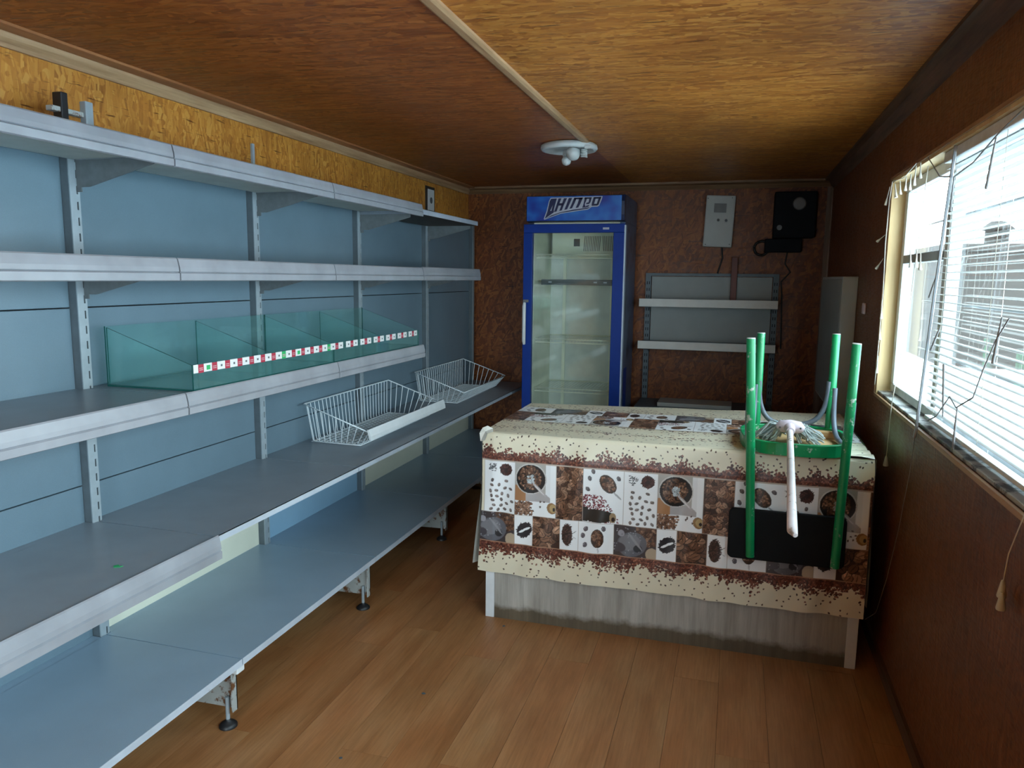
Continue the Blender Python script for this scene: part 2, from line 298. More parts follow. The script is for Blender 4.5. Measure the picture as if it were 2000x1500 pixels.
# ------------------------------------------------------------------ geometry helpers
ROOTLOC = {}
class MB:
    """collects shapes in world space; build() links them as ONE mesh object"""
    def __init__(s): s.v = []; s.f = []; s.m = []; s.sm = []
    def add(s, vs, fs, mi=0, smooth=False):
        o = len(s.v); s.v += [tuple(p) for p in vs]
        for f in fs: s.f.append(tuple(i+o for i in f)); s.m.append(mi); s.sm.append(smooth)
        return s
    def box(s, a, b, mi=0, R=None, c=None):
        x0, y0, z0 = (min(a[i], b[i]) for i in range(3)); x1, y1, z1 = (max(a[i], b[i]) for i in range(3))
        vs = [Vector(p) for p in ((x0, y0, z0), (x1, y0, z0), (x1, y1, z0), (x0, y1, z0), (x0, y0, z1), (x1, y0, z1), (x1, y1, z1), (x0, y1, z1))]
        if R is not None:
            cc = Vector(c) if c is not None else Vector(((x0+x1)/2, (y0+y1)/2, (z0+z1)/2))
            vs = [cc+R@(p-cc) for p in vs]
        return s.add(vs, [(0, 3, 2, 1), (4, 5, 6, 7), (0, 1, 5, 4), (1, 2, 6, 5), (2, 3, 7, 6), (3, 0, 4, 7)], mi)
    def prism(s, poly, axis, a, b, mi=0):
        """poly of 2-D points swept along an axis from a to b"""
        n = len(poly)
        def P(p, t):
            return {'x': (t, p[0], p[1]), 'y': (p[0], t, p[1]), 'z': (p[0], p[1], t)}[axis]
        vs = [P(p, a) for p in poly]+[P(p, b) for p in poly]
        return s.add(vs, [tuple(range(n))[::-1], tuple(range(n, 2*n))]+[(i, (i+1) % n, n+(i+1) % n, n+i) for i in range(n)], mi)
    def tube(s, pts, r, n=8, mi=0, closed=False, caps=True):
        pts = [Vector(p) for p in pts]; N = len(pts)
        rs = r if hasattr(r, '__len__') else [r]*N
        prev = None; rings = []
        for i, p in enumerate(pts):
            a = pts[(i-1) % N] if (i > 0 or closed) else p; b = pts[(i+1) % N] if (i < N-1 or closed) else p
            d = (b-a)
            if d.length < 1e-9: d = Vector((0, 0, 1))
            d.normalize()
            u = prev-d*prev.dot(d) if prev is not None else d.orthogonal()
            if u.length < 1e-6: u = d.orthogonal()
            u.normalize(); prev = u; w = d.cross(u)
            rings.append([p+(u*math.cos(2*math.pi*k/n)+w*math.sin(2*math.pi*k/n))*rs[i] for k in range(n)])
        vs = [q for g in rings for q in g]; fs = []
        for i in range(N if closed else N-1):
            j = (i+1) % N
            for k in range(n): fs.append((i*n+k, i*n+(k+1) % n, j*n+(k+1) % n, j*n+k))
        s.add(vs, fs, mi, n > 5)
        if caps and not closed:
            s.add(rings[0], [tuple(range(n))[::-1]], mi); s.add(rings[-1], [tuple(range(n))], mi)
        return s
    def lathe(s, prof, c, axis=Vector((0, 0, 1)), n=24, mi=0):
        axis = Vector(axis).normalized(); u = axis.orthogonal().normalized(); w = axis.cross(u); c = Vector(c)
        vs = []
        for (r, h) in prof:
            for k in range(n): vs.append(c+axis*h+(u*math.cos(2*math.pi*k/n)+w*math.sin(2*math.pi*k/n))*max(r, 1e-4))
        fs = [(i*n+k, i*n+(k+1) % n, (i+1)*n+(k+1) % n, (i+1)*n+k) for i in range(len(prof)-1) for k in range(n)]
        s.add(vs, fs, mi, True)
        s.add(vs[:n], [tuple(range(n))[::-1]], mi); s.add(vs[-n:], [tuple(range(n))], mi); return s
    def poly(s, pts, mi=0): return s.add(pts, [tuple(range(len(pts)))], mi)
    def build(s, name, mat, parent=None, bevel=0, recalc=True):
        me = bpy.data.meshes.new(name); off = ROOTLOC.get(parent.name, Vector()) if parent else Vector()
        me.from_pydata([tuple(Vector(p)-off) for p in s.v], [], s.f)
        for m in (mat if isinstance(mat, (list, tuple)) else [mat]): me.materials.append(m)
        me.polygons.foreach_set('material_index', s.m); me.polygons.foreach_set('use_smooth', s.sm)
        if recalc:
            bm = bmesh.new(); bm.from_mesh(me); bmesh.ops.recalc_face_normals(bm, faces=bm.faces); bm.to_mesh(me); bm.free()
        o = bpy.data.objects.new(name, me); COL.objects.link(o)
        if parent: o.parent = parent
        ROOTLOC[o.name] = off if parent else Vector()
        if bevel:
            b = o.modifiers.new('bevel', 'BEVEL'); b.width = bevel; b.segments = 2; b.limit_method = 'ANGLE'; b.angle_limit = .7
        return o
def tag(o, label, cat, group=None):
    o['label'] = label; o['category'] = cat
    if group: o['group'] = group
    return o
def thing(name, label, cat, loc, group=None):
    o = bpy.data.objects.new(name, None); COL.objects.link(o); o.location = loc; o.empty_display_size = .1
    ROOTLOC[o.name] = Vector(loc); return tag(o, label, cat, group)
def struct(name, mb, mat, **k):
    o = mb.build(name, mat, **k); o['kind'] = 'structure'; return o
def sroot(name, loc=(0, 0, 0)):
    o = bpy.data.objects.new(name, None); COL.objects.link(o); o.location = loc; ROOTLOC[o.name] = Vector(loc); o['kind'] = 'structure'; return o
def Rz(a): return Matrix.Rotation(a, 3, 'Z')
def Ry(a): return Matrix.Rotation(a, 3, 'Y')
def Rx(a): return Matrix.Rotation(a, 3, 'X')

XL, XR, YB, YF, ZC = -2.13, .61, 5.88, -1.5, 2.212
WY0, WY1, WZ0, WZ1 = -.60, 3.60, 1.015, 1.925       # window opening in the right wall

# ------------------------------------------------------------------ shell
fl = struct('floor', MB().box((XL-.1, YF-.1, -.08), (XR+.1, YB+.1, -.006)), M_GAP)
PW = .1642
xs = -.6505-PW*9
k = 0
while xs < XR:
    y = YF-random.random()*1.1
    while y < YB:
        L = 1.18
        a, b_ = max(xs, XL), min(xs+PW, XR); ya, yb = max(y, YF), min(y+L, YB)
        if b_-a > .01 and yb-ya > .01:
            MB().box((a+.0005, ya+.0005, -.008), (b_-.0005, yb-.0005, 0)).build('plank', M_FLOOR, fl)
        y += L
    xs += PW
# OSB sheets, each a sheet of its own
def sheets(parent, mat, rects, mk):
    for r in rects: mk(*r).build('osb_sheet', mat, parent)
ce = sroot('ceiling')
M_CEILR = osb('osb_ceiling_reddish', 'xy', 4, [(0, (.12, .028, .006)), (.35, (.24, .062, .011)), (.65, (.33, .095, .016)), (1, (.45, .16, .032))], .42, 16, 1.5, .45)
sheets(ce, M_CEILR, [(XL-.1, YF-.1, -.80, 1.5), (XL-.1, 1.5, -.80, 4.0), (XL-.1, 4.0, -.80, YB+.1)],
       lambda a, b, c, d: MB().box((a, b, ZC), (c, d, ZC+.012)))
sheets(ce, M_CEIL, [(-.80, YF-.1, XR+.1, 1.35), (-.80, 1.35, XR+.1, 3.85), (-.80, 3.85, XR+.1, YB+.1)],
       lambda a, b, c, d: MB().box((a, b, ZC), (c, d, ZC+.012)))
MB().box((XL-.1, YF-.1, ZC+.0125), (XR+.1, YB+.1, ZC+.08)).build('roof_deck', M_CHIP, ce)
wlft = sroot('wall_left')
sheets(wlft, M_OSBL, [(YF-.1, .65), (.65, 3.15), (3.15, 5.65), (5.65, YB+.1)], lambda a, b: MB().box((XL-.1, a, -.08), (XL, b, ZC)))
wbk = sroot('wall_back')
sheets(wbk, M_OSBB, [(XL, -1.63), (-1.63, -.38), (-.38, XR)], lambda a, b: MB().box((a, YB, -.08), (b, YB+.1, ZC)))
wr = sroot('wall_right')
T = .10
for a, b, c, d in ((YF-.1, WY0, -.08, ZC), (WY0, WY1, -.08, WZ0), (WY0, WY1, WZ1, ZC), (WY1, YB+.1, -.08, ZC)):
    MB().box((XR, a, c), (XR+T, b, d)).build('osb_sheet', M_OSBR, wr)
# wall behind the camera with the open doorway; an added wall outside, left of it, screens its light
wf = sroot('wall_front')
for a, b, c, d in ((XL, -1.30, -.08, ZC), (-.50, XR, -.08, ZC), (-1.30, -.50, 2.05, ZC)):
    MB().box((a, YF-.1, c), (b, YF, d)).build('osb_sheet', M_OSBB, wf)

# trims
def strip(name, pts, prof_w, prof_h, mat):
    pass
struct('trim_1', MB().prism([(XL+.028, ZC), (XL+.078, ZC), (XL+.078, ZC-.008), (XL+.030, ZC-.012)], 'y', YF, YB), M_TRIMR)
struct('trim_6', MB().prism([(XL, ZC), (XL+.0275, ZC), (XL+.0275, ZC-.012), (XL+.022, ZC-.026), (XL+.012, ZC-.040), (XL+.010, ZC-.052), (XL, ZC-.052)], 'y', YF, YB), M_TRIM)
t = MB(); t.prism([(YB, ZC), (YB-.07, ZC), (YB-.07, ZC-.014), (YB-.03, ZC-.022), (YB-.012, ZC-.05), (YB, ZC-.05)], 'x', XL, XR)
struct('trim_2', t, M_TRIMX)
t = MB(); t.prism([(XR, ZC), (XR-.06, ZC), (XR-.06, ZC-.014), (XR-.03, ZC-.018), (XR-.012, ZC-.05), (XR, ZC-.066)], 'y', YF, YB)
struct('trim_3', t, M_TRIMD)
struct('trim_4', MB().prism([(-.822, ZC), (-.822, ZC-.010), (-.812, ZC-.015), (-.790, ZC-.015), (-.780, ZC-.010), (-.780, ZC)], 'y', YF, 4.16), M_TRIM)
struct('trim_5', MB().prism([(XR, YB), (XR-.035, YB), (XR-.035, YB-.008), (XR-.008, YB-.035), (XR, YB-.035)], 'z', 0, ZC-.05), M_TRIMZ)
struct('baseboard_right', MB().box((XR-.012, YF, 0), (XR, YB, .055)), M_TRIMD)

# ------------------------------------------------------------------ window
win = sroot('window_1', (XR, 1.9, WZ0))
rv = .012
MB().box((XR-.004, WY1-rv, WZ0), (XR+T, WY1, WZ1)).build('reveal_board', M_REVEAL, win)
MB().box((XR-.004, WY0, WZ0), (XR+T, WY0+rv, WZ1)).build('reveal_board', M_REVEAL, win)
MB().box((XR-.004, WY0, WZ1-rv), (XR+T, WY1, WZ1)).build('reveal_board', M_REVEAL, win)
MB().box((XR+.002, WY0, WZ0), (XR+T, WY1, WZ0+.012)).build('window_sill', M_SILL, win, .003)
for a, b, c, d in ((WY0-.02, WY1+.012, WZ1, WZ1+.012), (WY0-.02, WY1+.012, WZ0-.014, WZ0), (WY1, WY1+.012, WZ0, WZ1)):
    MB().box((XR-.010, a, c), (XR, b, d)).build('casing_strip', M_TRIM, win)
fx0, fx1 = XR+.050, XR+.090
for (a, b, c, d) in ((WY0+rv, WY1-rv, WZ1-rv-.045, WZ1-rv), (WY0+rv, WY1-rv, WZ0+.016, WZ0+.05), (WY1-rv-.05, WY1-rv, WZ0+.05, WZ1-.057), (WY0+rv, WY0+rv+.05, WZ0+.05, WZ1-.057), (2.82, 2.88, WZ0+.05, WZ1-.057), (1.55, 1.61, WZ0+.05, WZ1-.057)):
    MB().box((fx0, a, c), (fx1, b, d)).build('window_frame', M_PVC, win, .004)
MB().box((fx0, 2.88, 1.575), (fx1, WY1-.062, 1.61)).build('transom_bar', M_GREYF, win, .003)
for a, b in ((2.88, WY1-.062), (1.61, 2.82), (WY0+.062, 1.55)):
    for c, d in (((WZ0+.05, 1.575), (1.61, WZ1-.057)) if a == 2.88 else ((WZ0+.05, WZ1-.057),)):
        MB().box((fx0+.02, a, c), (fx0+.026, b, d)).build('pane', G_WIN, win)
# thin outside grille bars
for zz in (1.22, 1.42, 1.74):
    MB().tube([(XR+T+.05, WY0, zz), (XR+T+.05, WY1, zz)], .004, 6).build('grille_bar', M_GREYF, win)
# blind: three widths of horizontal slats in front of the glass
def blind(y0, y1, label, zb=WZ0+.03, tilt=1.5):
    r = thing('venetian_blind', label, 'blind', ((XR+.028), (y0+y1)/2, WZ0+.03))
    MB().box((XR+.008, y0, WZ1-.045), (XR+.047, y1, WZ1-.013)).build('head_rail', M_PVC, r, .002)
    R_ = Ry(math.radians(tilt)); z = WZ1-.065; proto = None; cx = XR+.028
    while z > zb+.02:
        if proto is None:
            m = MB(); pr = [(-.0125, -.0012), (-.006, .0006), (0, .0012), (.006, .0006), (.0125, -.0012)]
            q = [R_@Vector((a, 0, c)) for a, c in pr]; q2 = [v+Vector((0, 0, -.0006)) for v in q]
            poly = [(cx+v.x, z+v.z) for v in q]+[(cx+v.x, z+v.z) for v in q2[::-1]]
            m.prism(poly, 'y', y0+.004, y1-.004); proto = m.build('slat', M_SLAT, r); z0 = z
        else:
            o = proto.copy(); COL.objects.link(o); o.parent = r; o.location = (0, 0, z-z0)
        z -= .0235
    MB().box((XR+.016, y0+.004, zb), (XR+.040, y1-.004, zb+.012)).build('bottom_rail', M_PVC, r, .002)
    for yy in (y0+.12, (y0+y1)/2, y1-.12):
        for dx in (-.0135, .0135): MB().tube([(cx+dx, yy, WZ1-.045), (cx+dx, yy, zb+.01)], .0009, 4).build('ladder_cord', M_STRAND, r)
    return r
blind(1.62, 2.80, 'white horizontal slat blind hanging just right of the window mullion')

# pull cords with tassels
def pull(name, pts, label, tass, r=.0014, mat=None):
    rr = thing(name, label, 'cord', pts[-1]); MB().tube(pts, r, 5).build('cord', mat or M_STRAND, rr)
    for p in tass: MB().lathe([(.003, 0), (.005, -.006), (.010, -.036), (.009, -.04)], p, n=12).build('tassel', M_CREAMP, rr)
def sag(a, b, n, amp, ax=(0, 0, -1)):
    a, b = Vector(a), Vector(b); return [a.lerp(b, i/n)+Vector(ax)*amp*math.sin(math.pi*i/n) for i in range(n+1)]
pull('blind_pull_cord', [(XR-.006, 2.95, WZ1-.03), (XR-.012, 3.02, 1.4), (XR-.018, 3.16, WZ0+.02), (XR-.02, 3.17, .82)], 'short ivory cord with one tassel under the window corner above the counter', [(XR-.02, 3.17, .825)])
pull('blind_pull_cord', [(XR-.004, 1.70, WZ1-.03), (XR-.018, 1.74, 1.03), (XR-.02, 1.80, .92), (XR-.02, 1.815, .845)], 'ivory pull cord with two tassels hanging low on the bare wall', [(XR-.02, 1.815, .855), (XR-.024, 1.80, .832)])
pull('blind_wand', [(XR-.008, 2.60, WZ1-.02), (XR-.014, 2.66, 1.5), (XR-.018, 2.735, WZ0), (XR-.018, 2.75, .985)], 'straight grey plastic tilt rod crossing the window', [], .005, plain('clear_grey_rod', (.42, .46, .50), .25))
pull('thin_loose_wire', [(XR-.018, 2.74, 1.0), (XR-.012, 2.8, .85), (XR-.010, 2.9, .62), (XR-.012, 3.02, .38), (XR-.02, 3.12, .20), (XR-.05, 3.16, .15)], 'thin loose wire trailing from the window sill down to the counter corner', [], .0012, M_TWIG)

# ivory garland of short flared strips around the window
gar = thing('string_garland', 'ivory garland of thin cord with short frayed tails framing the window', 'garland', (XR-.01, 3.0, WZ1))
cordp = [(XR-.010, 3.60, 1.05), (XR-.012, 3.57, 1.25), (XR-.008, 3.585, 1.45), (XR-.014, 3.59, 1.66), (XR-.010, 3.60, 1.84), (XR-.012, 3.55, 1.915), (XR-.014, 3.3, 1.90), (XR-.014, 3.1, 1.925)]
MB().tube(cordp, .0018, 5).build('cord', M_STRAND, gar)
def tail(p, d, L=.07, w=.007):
    p = Vector(p); d = Vector(d).normalized(); MB().tube([p, p+d*L*.6, p+d*L], [.0018, .0028, w], 6).build('tail', M_STRAND, gar)
for p, d in (((XR-.012, 3.60, 1.90), (-.1, .25, -.9)), ((XR-.012, 3.62, 1.70), (-.2, .6, -.25)), ((XR-.012, 3.62, 1.60), (-.2, .4, -.45)), ((XR-.01, 3.58, 1.42), (0, -.1, -1)),
             ((XR-.01, 3.58, 1.30), (.05, -.15, -1)), ((XR-.01, 3.57, 1.18), (0, .1, -1)), ((XR-.01, 3.5, 1.90), (.1, -.2, -1)), ((XR-.01, 3.4, 1.9), (.1, .1, -1)),
             ((XR-.01, 3.28, 1.90), (.05, .4, -1)), ((XR-.01, 3.2, 1.90), (.05, .3, -1)), ((XR-.01, 3.12, 1.92), (.05, .45, -.9)), ((XR-.01, 3.05, 1.92), (.1, .3, -.9)), ((XR+.0, 3.15, 1.62), (.1, .12, -1)), ((XR+.0, 3.05, 1.62), (.1, .15, -1)), ((XR+.0, 2.98, 1.60), (.1, .3, -.8))):
    tail(p, d, .05+.03*random.random())
gar2 = thing('string_light_cable', 'thin grey light-string cable with hanging stubs drooping across the bright window', 'cable', (XR-.01, 2.3, 1.8))
MB().tube([(XR-.004, 2.98, 1.93), (XR+.0, 2.80, 1.84), (XR-.002, 2.62, 1.815), (XR-.002, 2.42, 1.83), (XR-.004, 2.22, 1.87), (XR-.006, 2.0, 1.90)], .002, 5).build('cable', M_TWIG, gar2)
MB().tube([(XR-.004, 2.0, 1.42), (XR-.004, 2.08, 1.36), (XR-.002, 2.16, 1.28), (XR-.002, 2.22, 1.20), (XR-.003, 2.36, 1.15), (XR-.002, 2.44, 1.17), (XR-.004, 2.56, 1.09), (XR-.002, 2.66, 1.06)], .002, 5).build('cable', M_TWIG, gar2)
def stub(p, d, L): p = Vector(p); d = Vector(d).normalized(); MB().tube([p, p+d*L*.4, p+d*L], [.0018, .003, .0035], 6).build('stub', M_TWIG, gar2)
for p, d, L in (((XR-.002, 2.24, 1.865), (0, .35, -1), .13), ((XR, 2.62, 1.815), (0, .1, -1), .10), ((XR, 2.36, 1.15), (0, .05, -1), .12), ((XR-.002, 2.72, 1.52), (0, .6, -.6), .10), ((XR-.002, 2.62, 1.36), (0, .8, -.7), .12), ((XR-.004, 2.05, 1.42), (0, .3, -1), .12), ((XR, 2.50, 1.10), (0, .25, .9), .16)):
    stub(p, d, L)

# ------------------------------------------------------------------ outside
struct('light_blocker_wall', MB().box((-1.60, -6.2, -.30), (-1.42, YF-.15, 2.9)), M_KIOSK)  # unseen wall, added to keep doorway light off the right side
gr_ = MB().box((-14, -16, -.45), (40, 60, -.30)); go = gr_.build('ground', M_SNOW); go['kind'] = 'structure'
kb = thing('kiosk', 'dark brown clad kiosk with a roof vent seen through the blind', 'kiosk', (5, 14, -.3))
MB().box((3.0, 12.6, .24), (6.6, 15.6, 1.96)).build('cladding_wall', M_KIOSK, kb)
MB().box((2.9, 12.5, 1.96), (6.7, 15.7, 2.06)).build('roof', M_KIOSK, kb)
MB().box((3.0, 12.6, -.3), (6.6, 15.6, .24)).build('base_wall', M_KWHITE, kb)
MB().lathe([(.16, 0), (.16, .22), (.24, .24), (.10, .36)], (3.72, 13.2, 2.06), n=16).build('roof_vent', M_KIOSK, kb)

# ------------------------------------------------------------------ long wall shelving
XP, XU = -2.088, -2.055       # face of the back panels; face of the uprights
UY = [1.01, 1.97, 2.925, 3.88, 4.85, 5.80]
sh = thing('wall_shelving', 'long grey metal shop shelving run against the left wall', 'shelving', (-1.8, 3.4, 0))
def upright(y, top):
    m = MB(); w = .019
    m.box((XL+.012, y-w, .02), (XU-.004, y+w, top), 1)                        # dark body
    z = .05; s0, s1 = y+.006, y+.012                                          # front plate with a column of open slots
    m.box((XU-.004, y-w, .02), (XU, s0, top), 0); m.box((XU-.004, s1, .02), (XU, y+w, top), 0)
    last = .02
    while z < top-.06:
        m.box((XU-.004, s0, last), (XU, s1, z), 0); last = z+.026; z += .05
    m.box((XU-.004, s0, last), (XU, s1, top), 0)
    m.box((XU-.0045, s0, .03), (XU-.0038, s1, top-.02), 2)
    return m.build('upright', [M_UPR, M_UPRS, M_SLOT], sh)
for y, t_ in zip(UY, (1.95, 1.93, 1.93, 1.93, 1.93, 1.93)): upright(y, t_)
PZ = [(.04, .235, M_PANEL), (.239, .632, None), (.635, .785, M_PANEL), (.789, 1.383, M_PANEL), (1.387, 1.90, M_PANEL)]
low = [M_PANEL, M_PANELC, M_PANELB, M_PANELC, M_PANELC]
for i in range(5):
    MB().box((XL+.002, UY[i]+.020, .04), (XL+.012, UY[i+1]-.020, 1.90)).build('gap_darkening_sheet', M_SLOT, sh)  # near-black sheet added behind the panels to darken the gaps between them
    for (a, b, m_) in PZ:
        o = MB().box((XL+.014, UY[i]+.020, a), (XP, UY[i+1]-.020, b)).build('back_panel', m_ or low[i], sh, .0015)
        if m_ is None and low[i] is M_PANELC: o['label'] = 'cream back panel'
        if m_ is None and low[i] is M_PANELB: o['label'] = 'blue back panel'
def bracket(par, y, z, L, side=1, h=.085):
    m = MB(); x0 = XU-.002; yy = y+side*.024
    m.prism([(x0, z), (x0+L, z), (x0+L, z-.018), (x0+.05, z-h), (x0+.02, z-h), (x0+.02, z-h-.015), (x0, z-h-.015)], 'y', yy-.002, yy+.002)
    return m.build('bracket', M_BRK, par)
def shelf(i, z, depth, rail=None, top=None, under=None, th=.028, tilt=0, br=True, edge=True, y1=None):
    y0, ye = UY[i]+.003, (UY[i+1]-.003 if y1 is None else y1); x1 = XP+depth
    m = MB()
    m.box((XP+.001, y0+.018, z-.002), (XU+.004, ye-.018, z), 0)
    m.box((XU+.003, y0, z-.002), (x1, ye, z), 0)                    # sheet
    m.box((XU+.004, y0+.002, z-th), (x1-.004, ye-.002, z-th+.0015), 1)       # underside pan
    for yy in (y0, ye-.002): m.box((XU+.004, yy, z-th), (x1-.003, yy+.002, z-.002), 0)
    m.box((XU+.003, y0, z-th), (XU+.005, ye, z-.002), 0)
    m.box((x1-.003, y0, z-th), (x1, ye, z), 2)                      # front lip
    s = m.build('shelf', [top or M_SHELF, under or M_UNDER, M_EDGE], sh)
    if rail:
        hgt = rail; p = [(x1+.0005, z+.004), (x1+.006, z+.006), (x1+.010, z+.002), (x1+.016, z-hgt*.35), (x1+.017, z-hgt*.55), (x1+.013, z-hgt*.58), (x1+.019, z-hgt*.64), (x1+.018, z-hgt*.96), (x1+.012, z-hgt), (x1+.0005, z-hgt*.95)]
        mm = MB(); mm.prism(p, 'y', y0, ye); R_ = mm.build('price_rail', M_RAIL, s)
    if br:
        bracket(s, UY[i]-.013, z-th, depth-.09)
        if i >= 3: bracket(s, UY[i+1]-.013, z-th, depth-.09)
    return s
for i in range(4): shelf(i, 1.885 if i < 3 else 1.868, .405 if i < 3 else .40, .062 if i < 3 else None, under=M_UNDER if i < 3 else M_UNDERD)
for i in range(4): shelf(i, 1.543 if i < 3 else 1.547, .405, .066 if i < 3 else .070)
for i in range(3): shelf(i, 1.118, .412, .066)
for i in range(5): shelf(i, .660, .515, .074 if i == 0 else None, th=.022)
# hanging second rail of the broken price strip in the nearest bay, ending in a torn end
# base shelf on feet
def base(i):
    y0, y1 = UY[i]+.002, UY[i+1]-.002; x1 = XP+.592; z = .25
    m = MB(); m.box((XP+.001, y0+.02, z-.018), (XU+.004, y1-.02, z), 0); m.box((XU+.003, y0, z-.018), (x1-.002, y1, z), 0); m.box((x1-.002, y0, z-.022), (x1, y1, z+.001), 1)
    return m.build('base_shelf', [M_SHELFB, M_EDGE], sh)
for i in range(5): base(i)
for y in UY:
    m = MB(); x0, x1 = XU+.002, XP+.555
    # side blade with a triangular cut-out
    a = y+.012; t0, t1 = a-.002, a+.002
    m.prism([(x1-.14, .228), (x1, .228), (x1, .212), (x1-.14, .212)], 'y', t0, t1)
    m.prism([(x1-.045, .212), (x1, .212), (x1, .060), (x1-.045, .062)], 'y', t0, t1)
    m.prism([(x0, .228), (x1-.14, .228), (x1-.14, .212), (x1-.045, .150), (x1-.045, .062), (x0, .050)], 'y', t0, t1)
    m.box((x1-.004, y-.012, .060), (x1, y+.014, .228))
    f = m.build('base_bracket', M_RUST, sh)
    MB().tube([(x1-.03, y, .012), (x1-.03, y, .105)], .007, 8).build('foot_rod', M_UPR, f)
    MB().lathe([(.030, 0), (.030, .006), (.022, .014), (.010, .020), (.008, .026)], (x1-.03, y, 0), n=20).build('foot_pad', M_BLACKP, f)
MB().box((XP+.560, 1.945, .205), (XP+.588, 1.985, .226)).build('end_clip', M_WHITEP, sh, .004)

MB().box((XU-.012, 2.918, 1.93), (XU-.002, 2.934, 2.065)).build('post_stub', M_UPR, sh)
# clamp on top of the second upright, small things standing on the top shelf
cl = thing('metal_clamp', 'rusty screw clamp on the shelf top against the orange wall strip', 'clamp', (-2.0, 1.92, 1.89))
MB().box((-2.02, 1.975, 1.887), (-1.995, 2.005, 2.035)).build('post_stub', M_UPR, cl, .003)
MB().box((-2.03, 1.86, 1.985), (-2.005, 1.985, 2.000)).build('clamp_bar', M_RUST, cl, .002)
MB().box((-2.035, 1.89, 1.887), (-2.0, 1.915, 2.045)).build('clamp_jaw', M_BLACKP, cl, .003)
tc_ = thing('small_picture', 'small white tag with a dark oval propped above the far top shelf', 'tag', (-2.1, 5.05, 1.93))
MB().box((XL+.001, 4.99, 1.955), (XL+.007, 5.15, 2.13)).build('backing', M_KIOSK, tc_)
MB().box((XL+.007, 5.02, 1.965), (XL+.011, 5.13, 2.11)).build('card', M_PAPER, tc_)
MB().lathe([(.022, 0), (.022, .0015)], (XL+.011, 5.075, 2.035), (1, 0, 0), 16).build('dark_oval', M_INK, tc_)

# ------------------------------------------------------------------ glass bin on the third shelf
gb = thing('glass_bin', 'long low green glass produce bin with label strip on the third shelf', 'glass bin', (-1.86, 2.95, 1.118))
GX0, GX1 = -2.035, -1.690; zb = 1.1185; gy0, gy1 = 2.03, 3.85
def pane(poly, axis, a, b, name='glass_pane'):
    n = len(poly); m = MB(); m.prism(poly, axis, a, b)
    m.m = [0, 0]+[1]*n
    return m.build(name, [G_BIN, G_EDGE], gb)
seg = [(2.03, 2.925), (2.93, 3.85)]
for a, b in seg:
    MBp = pane([(a, zb+.006), (b, zb+.006), (b, 1.322), (a, 1.322)], 'x', GX0, GX0+.005)
    pane([(a, zb+.006), (b, zb+.006), (b, 1.206), (a, 1.206)], 'x', GX1, GX1+.005)
    pane([(GX0, a), (GX1+.005, a), (GX1+.005, b), (GX0, b)], 'z', zb, zb+.006)
for y in (2.032, 2.47, 2.92, 3.39, 3.845):
    pane([(GX0+.006, zb+.007), (GX1-.001, zb+.007), (GX1-.001, 1.204), (GX0+.006, 1.318)], 'y', y, y+.005)
y = 2.005+.025; kk = 0
while y < 3.83:
    wdt = .040 if kk else .022
    col = M_PAPER
    m = MB(); m.box((GX1+.0055, y, 1.178), (GX1+.008, y+wdt, 1.206)); t1_ = m.build('price_tag', M_PAPER, gb, .001)
    if kk in (1, 9): MB().box((GX1+.008, y+.012, 1.184), (GX1+.0085, y+.030, 1.199)).build('print', M_GRL, t1_)
    elif kk: MB().box((GX1+.008, y+.016, 1.188), (GX1+.0085, y+.025, 1.195)).build('print', M_INK, t1_)
    y += wdt+.001
    if kk < 13 or kk % 2:
        gcol = M_GRL if kk in (7, 12) else M_REDL
        q = MB().box((GX1+.0055, y, 1.177), (GX1+.0072, y+.026, 1.205)).build('price_tag', gcol, gb)
        for dz in (.008, .014): MB().box((GX1+.0072, y+.004, 1.177+dz), (GX1+.0076, y+.022, 1.177+dz+.003)).build('print', M_PINKT, q)
    y += .027; kk += 1

# ------------------------------------------------------------------ wire baskets on the fourth shelf
def basket(y0, y1, label, strip_):
    z0 = .6625; rb, rf = z0+.200, z0+.082
    r = thing('wire_basket', label, 'basket', (-1.9, (y0+y1)/2, z0), 'wire baskets on the fourth shelf')
    bx0, bx1 = -2.030, -1.755; tx0, tx1 = -2.045, -1.695; e = .035
    P = dict(bl=(tx0, y0, rb), br=(tx0, y1, rb), fr=(tx1, y1, rf), fl=(tx1, y0, rf))
    rim = MB(); rim.tube([P['bl'], P['br'], P['fr'], P['fl']], .0036, 8, closed=True); rim.build('rim', M_WIRE, r)
    br_ = MB(); br_.tube([(bx0, y0+e, z0+.003), (bx0, y1-e, z0+.003), (bx1, y1-e, z0+.003), (bx1, y0+e, z0+.003)], .0024, 6, closed=True); br_.build('base_ring', M_WIRE, r)
    m = MB(); n = 25
    for i in range(n):
        f = (i+.5)/n; yt = y0+(y1-y0)*f; yb = y0+e+(y1-y0-2*e)*f
        m.tube([(tx0, yt, rb), (bx0-.002, yb, z0+.010), (bx0+.008, yb, z0+.003), (bx1-.008, yb, z0+.003), (bx1+.002, yb, z0+.010), (tx1, yt, rf)], .0022, 5)
    for i in range(9):
        f = (i+.5)/9; xt = tx0+(tx1-tx0)*f; xb = bx0+(bx1-bx0)*f; zt = rb+(rf-rb)*f
        m.tube([(xt, y0, zt), (xb, y0+e, z0+.010), (xb, y0+e+.008, z0+.0055), (xb, y1-e-.008, z0+.0055), (xb, y1-e, z0+.010), (xt, y1, zt)], .0022, 5)
    o = m.build('wire_grid', M_WIRE, r); o['kind'] = 'stuff'
    if strip_:
        s = MB(); s.prism([(tx1+.001, rf+.012), (tx1+.010, rf+.014), (tx1+.020, rf-.02), (tx1+.022, rf-.038), (tx1+.014, rf-.040), (tx1+.004, rf-.004)], 'y', y0-.01, y1+.02)
        s.build('price_rail', M_WHITEP, r)
basket(3.25, 4.20, 'white wire basket with a solid white front strip, nearer one on the shelf', True)
basket(4.60, 5.53, 'white wire basket without front strip, farther one near the fridge', False)
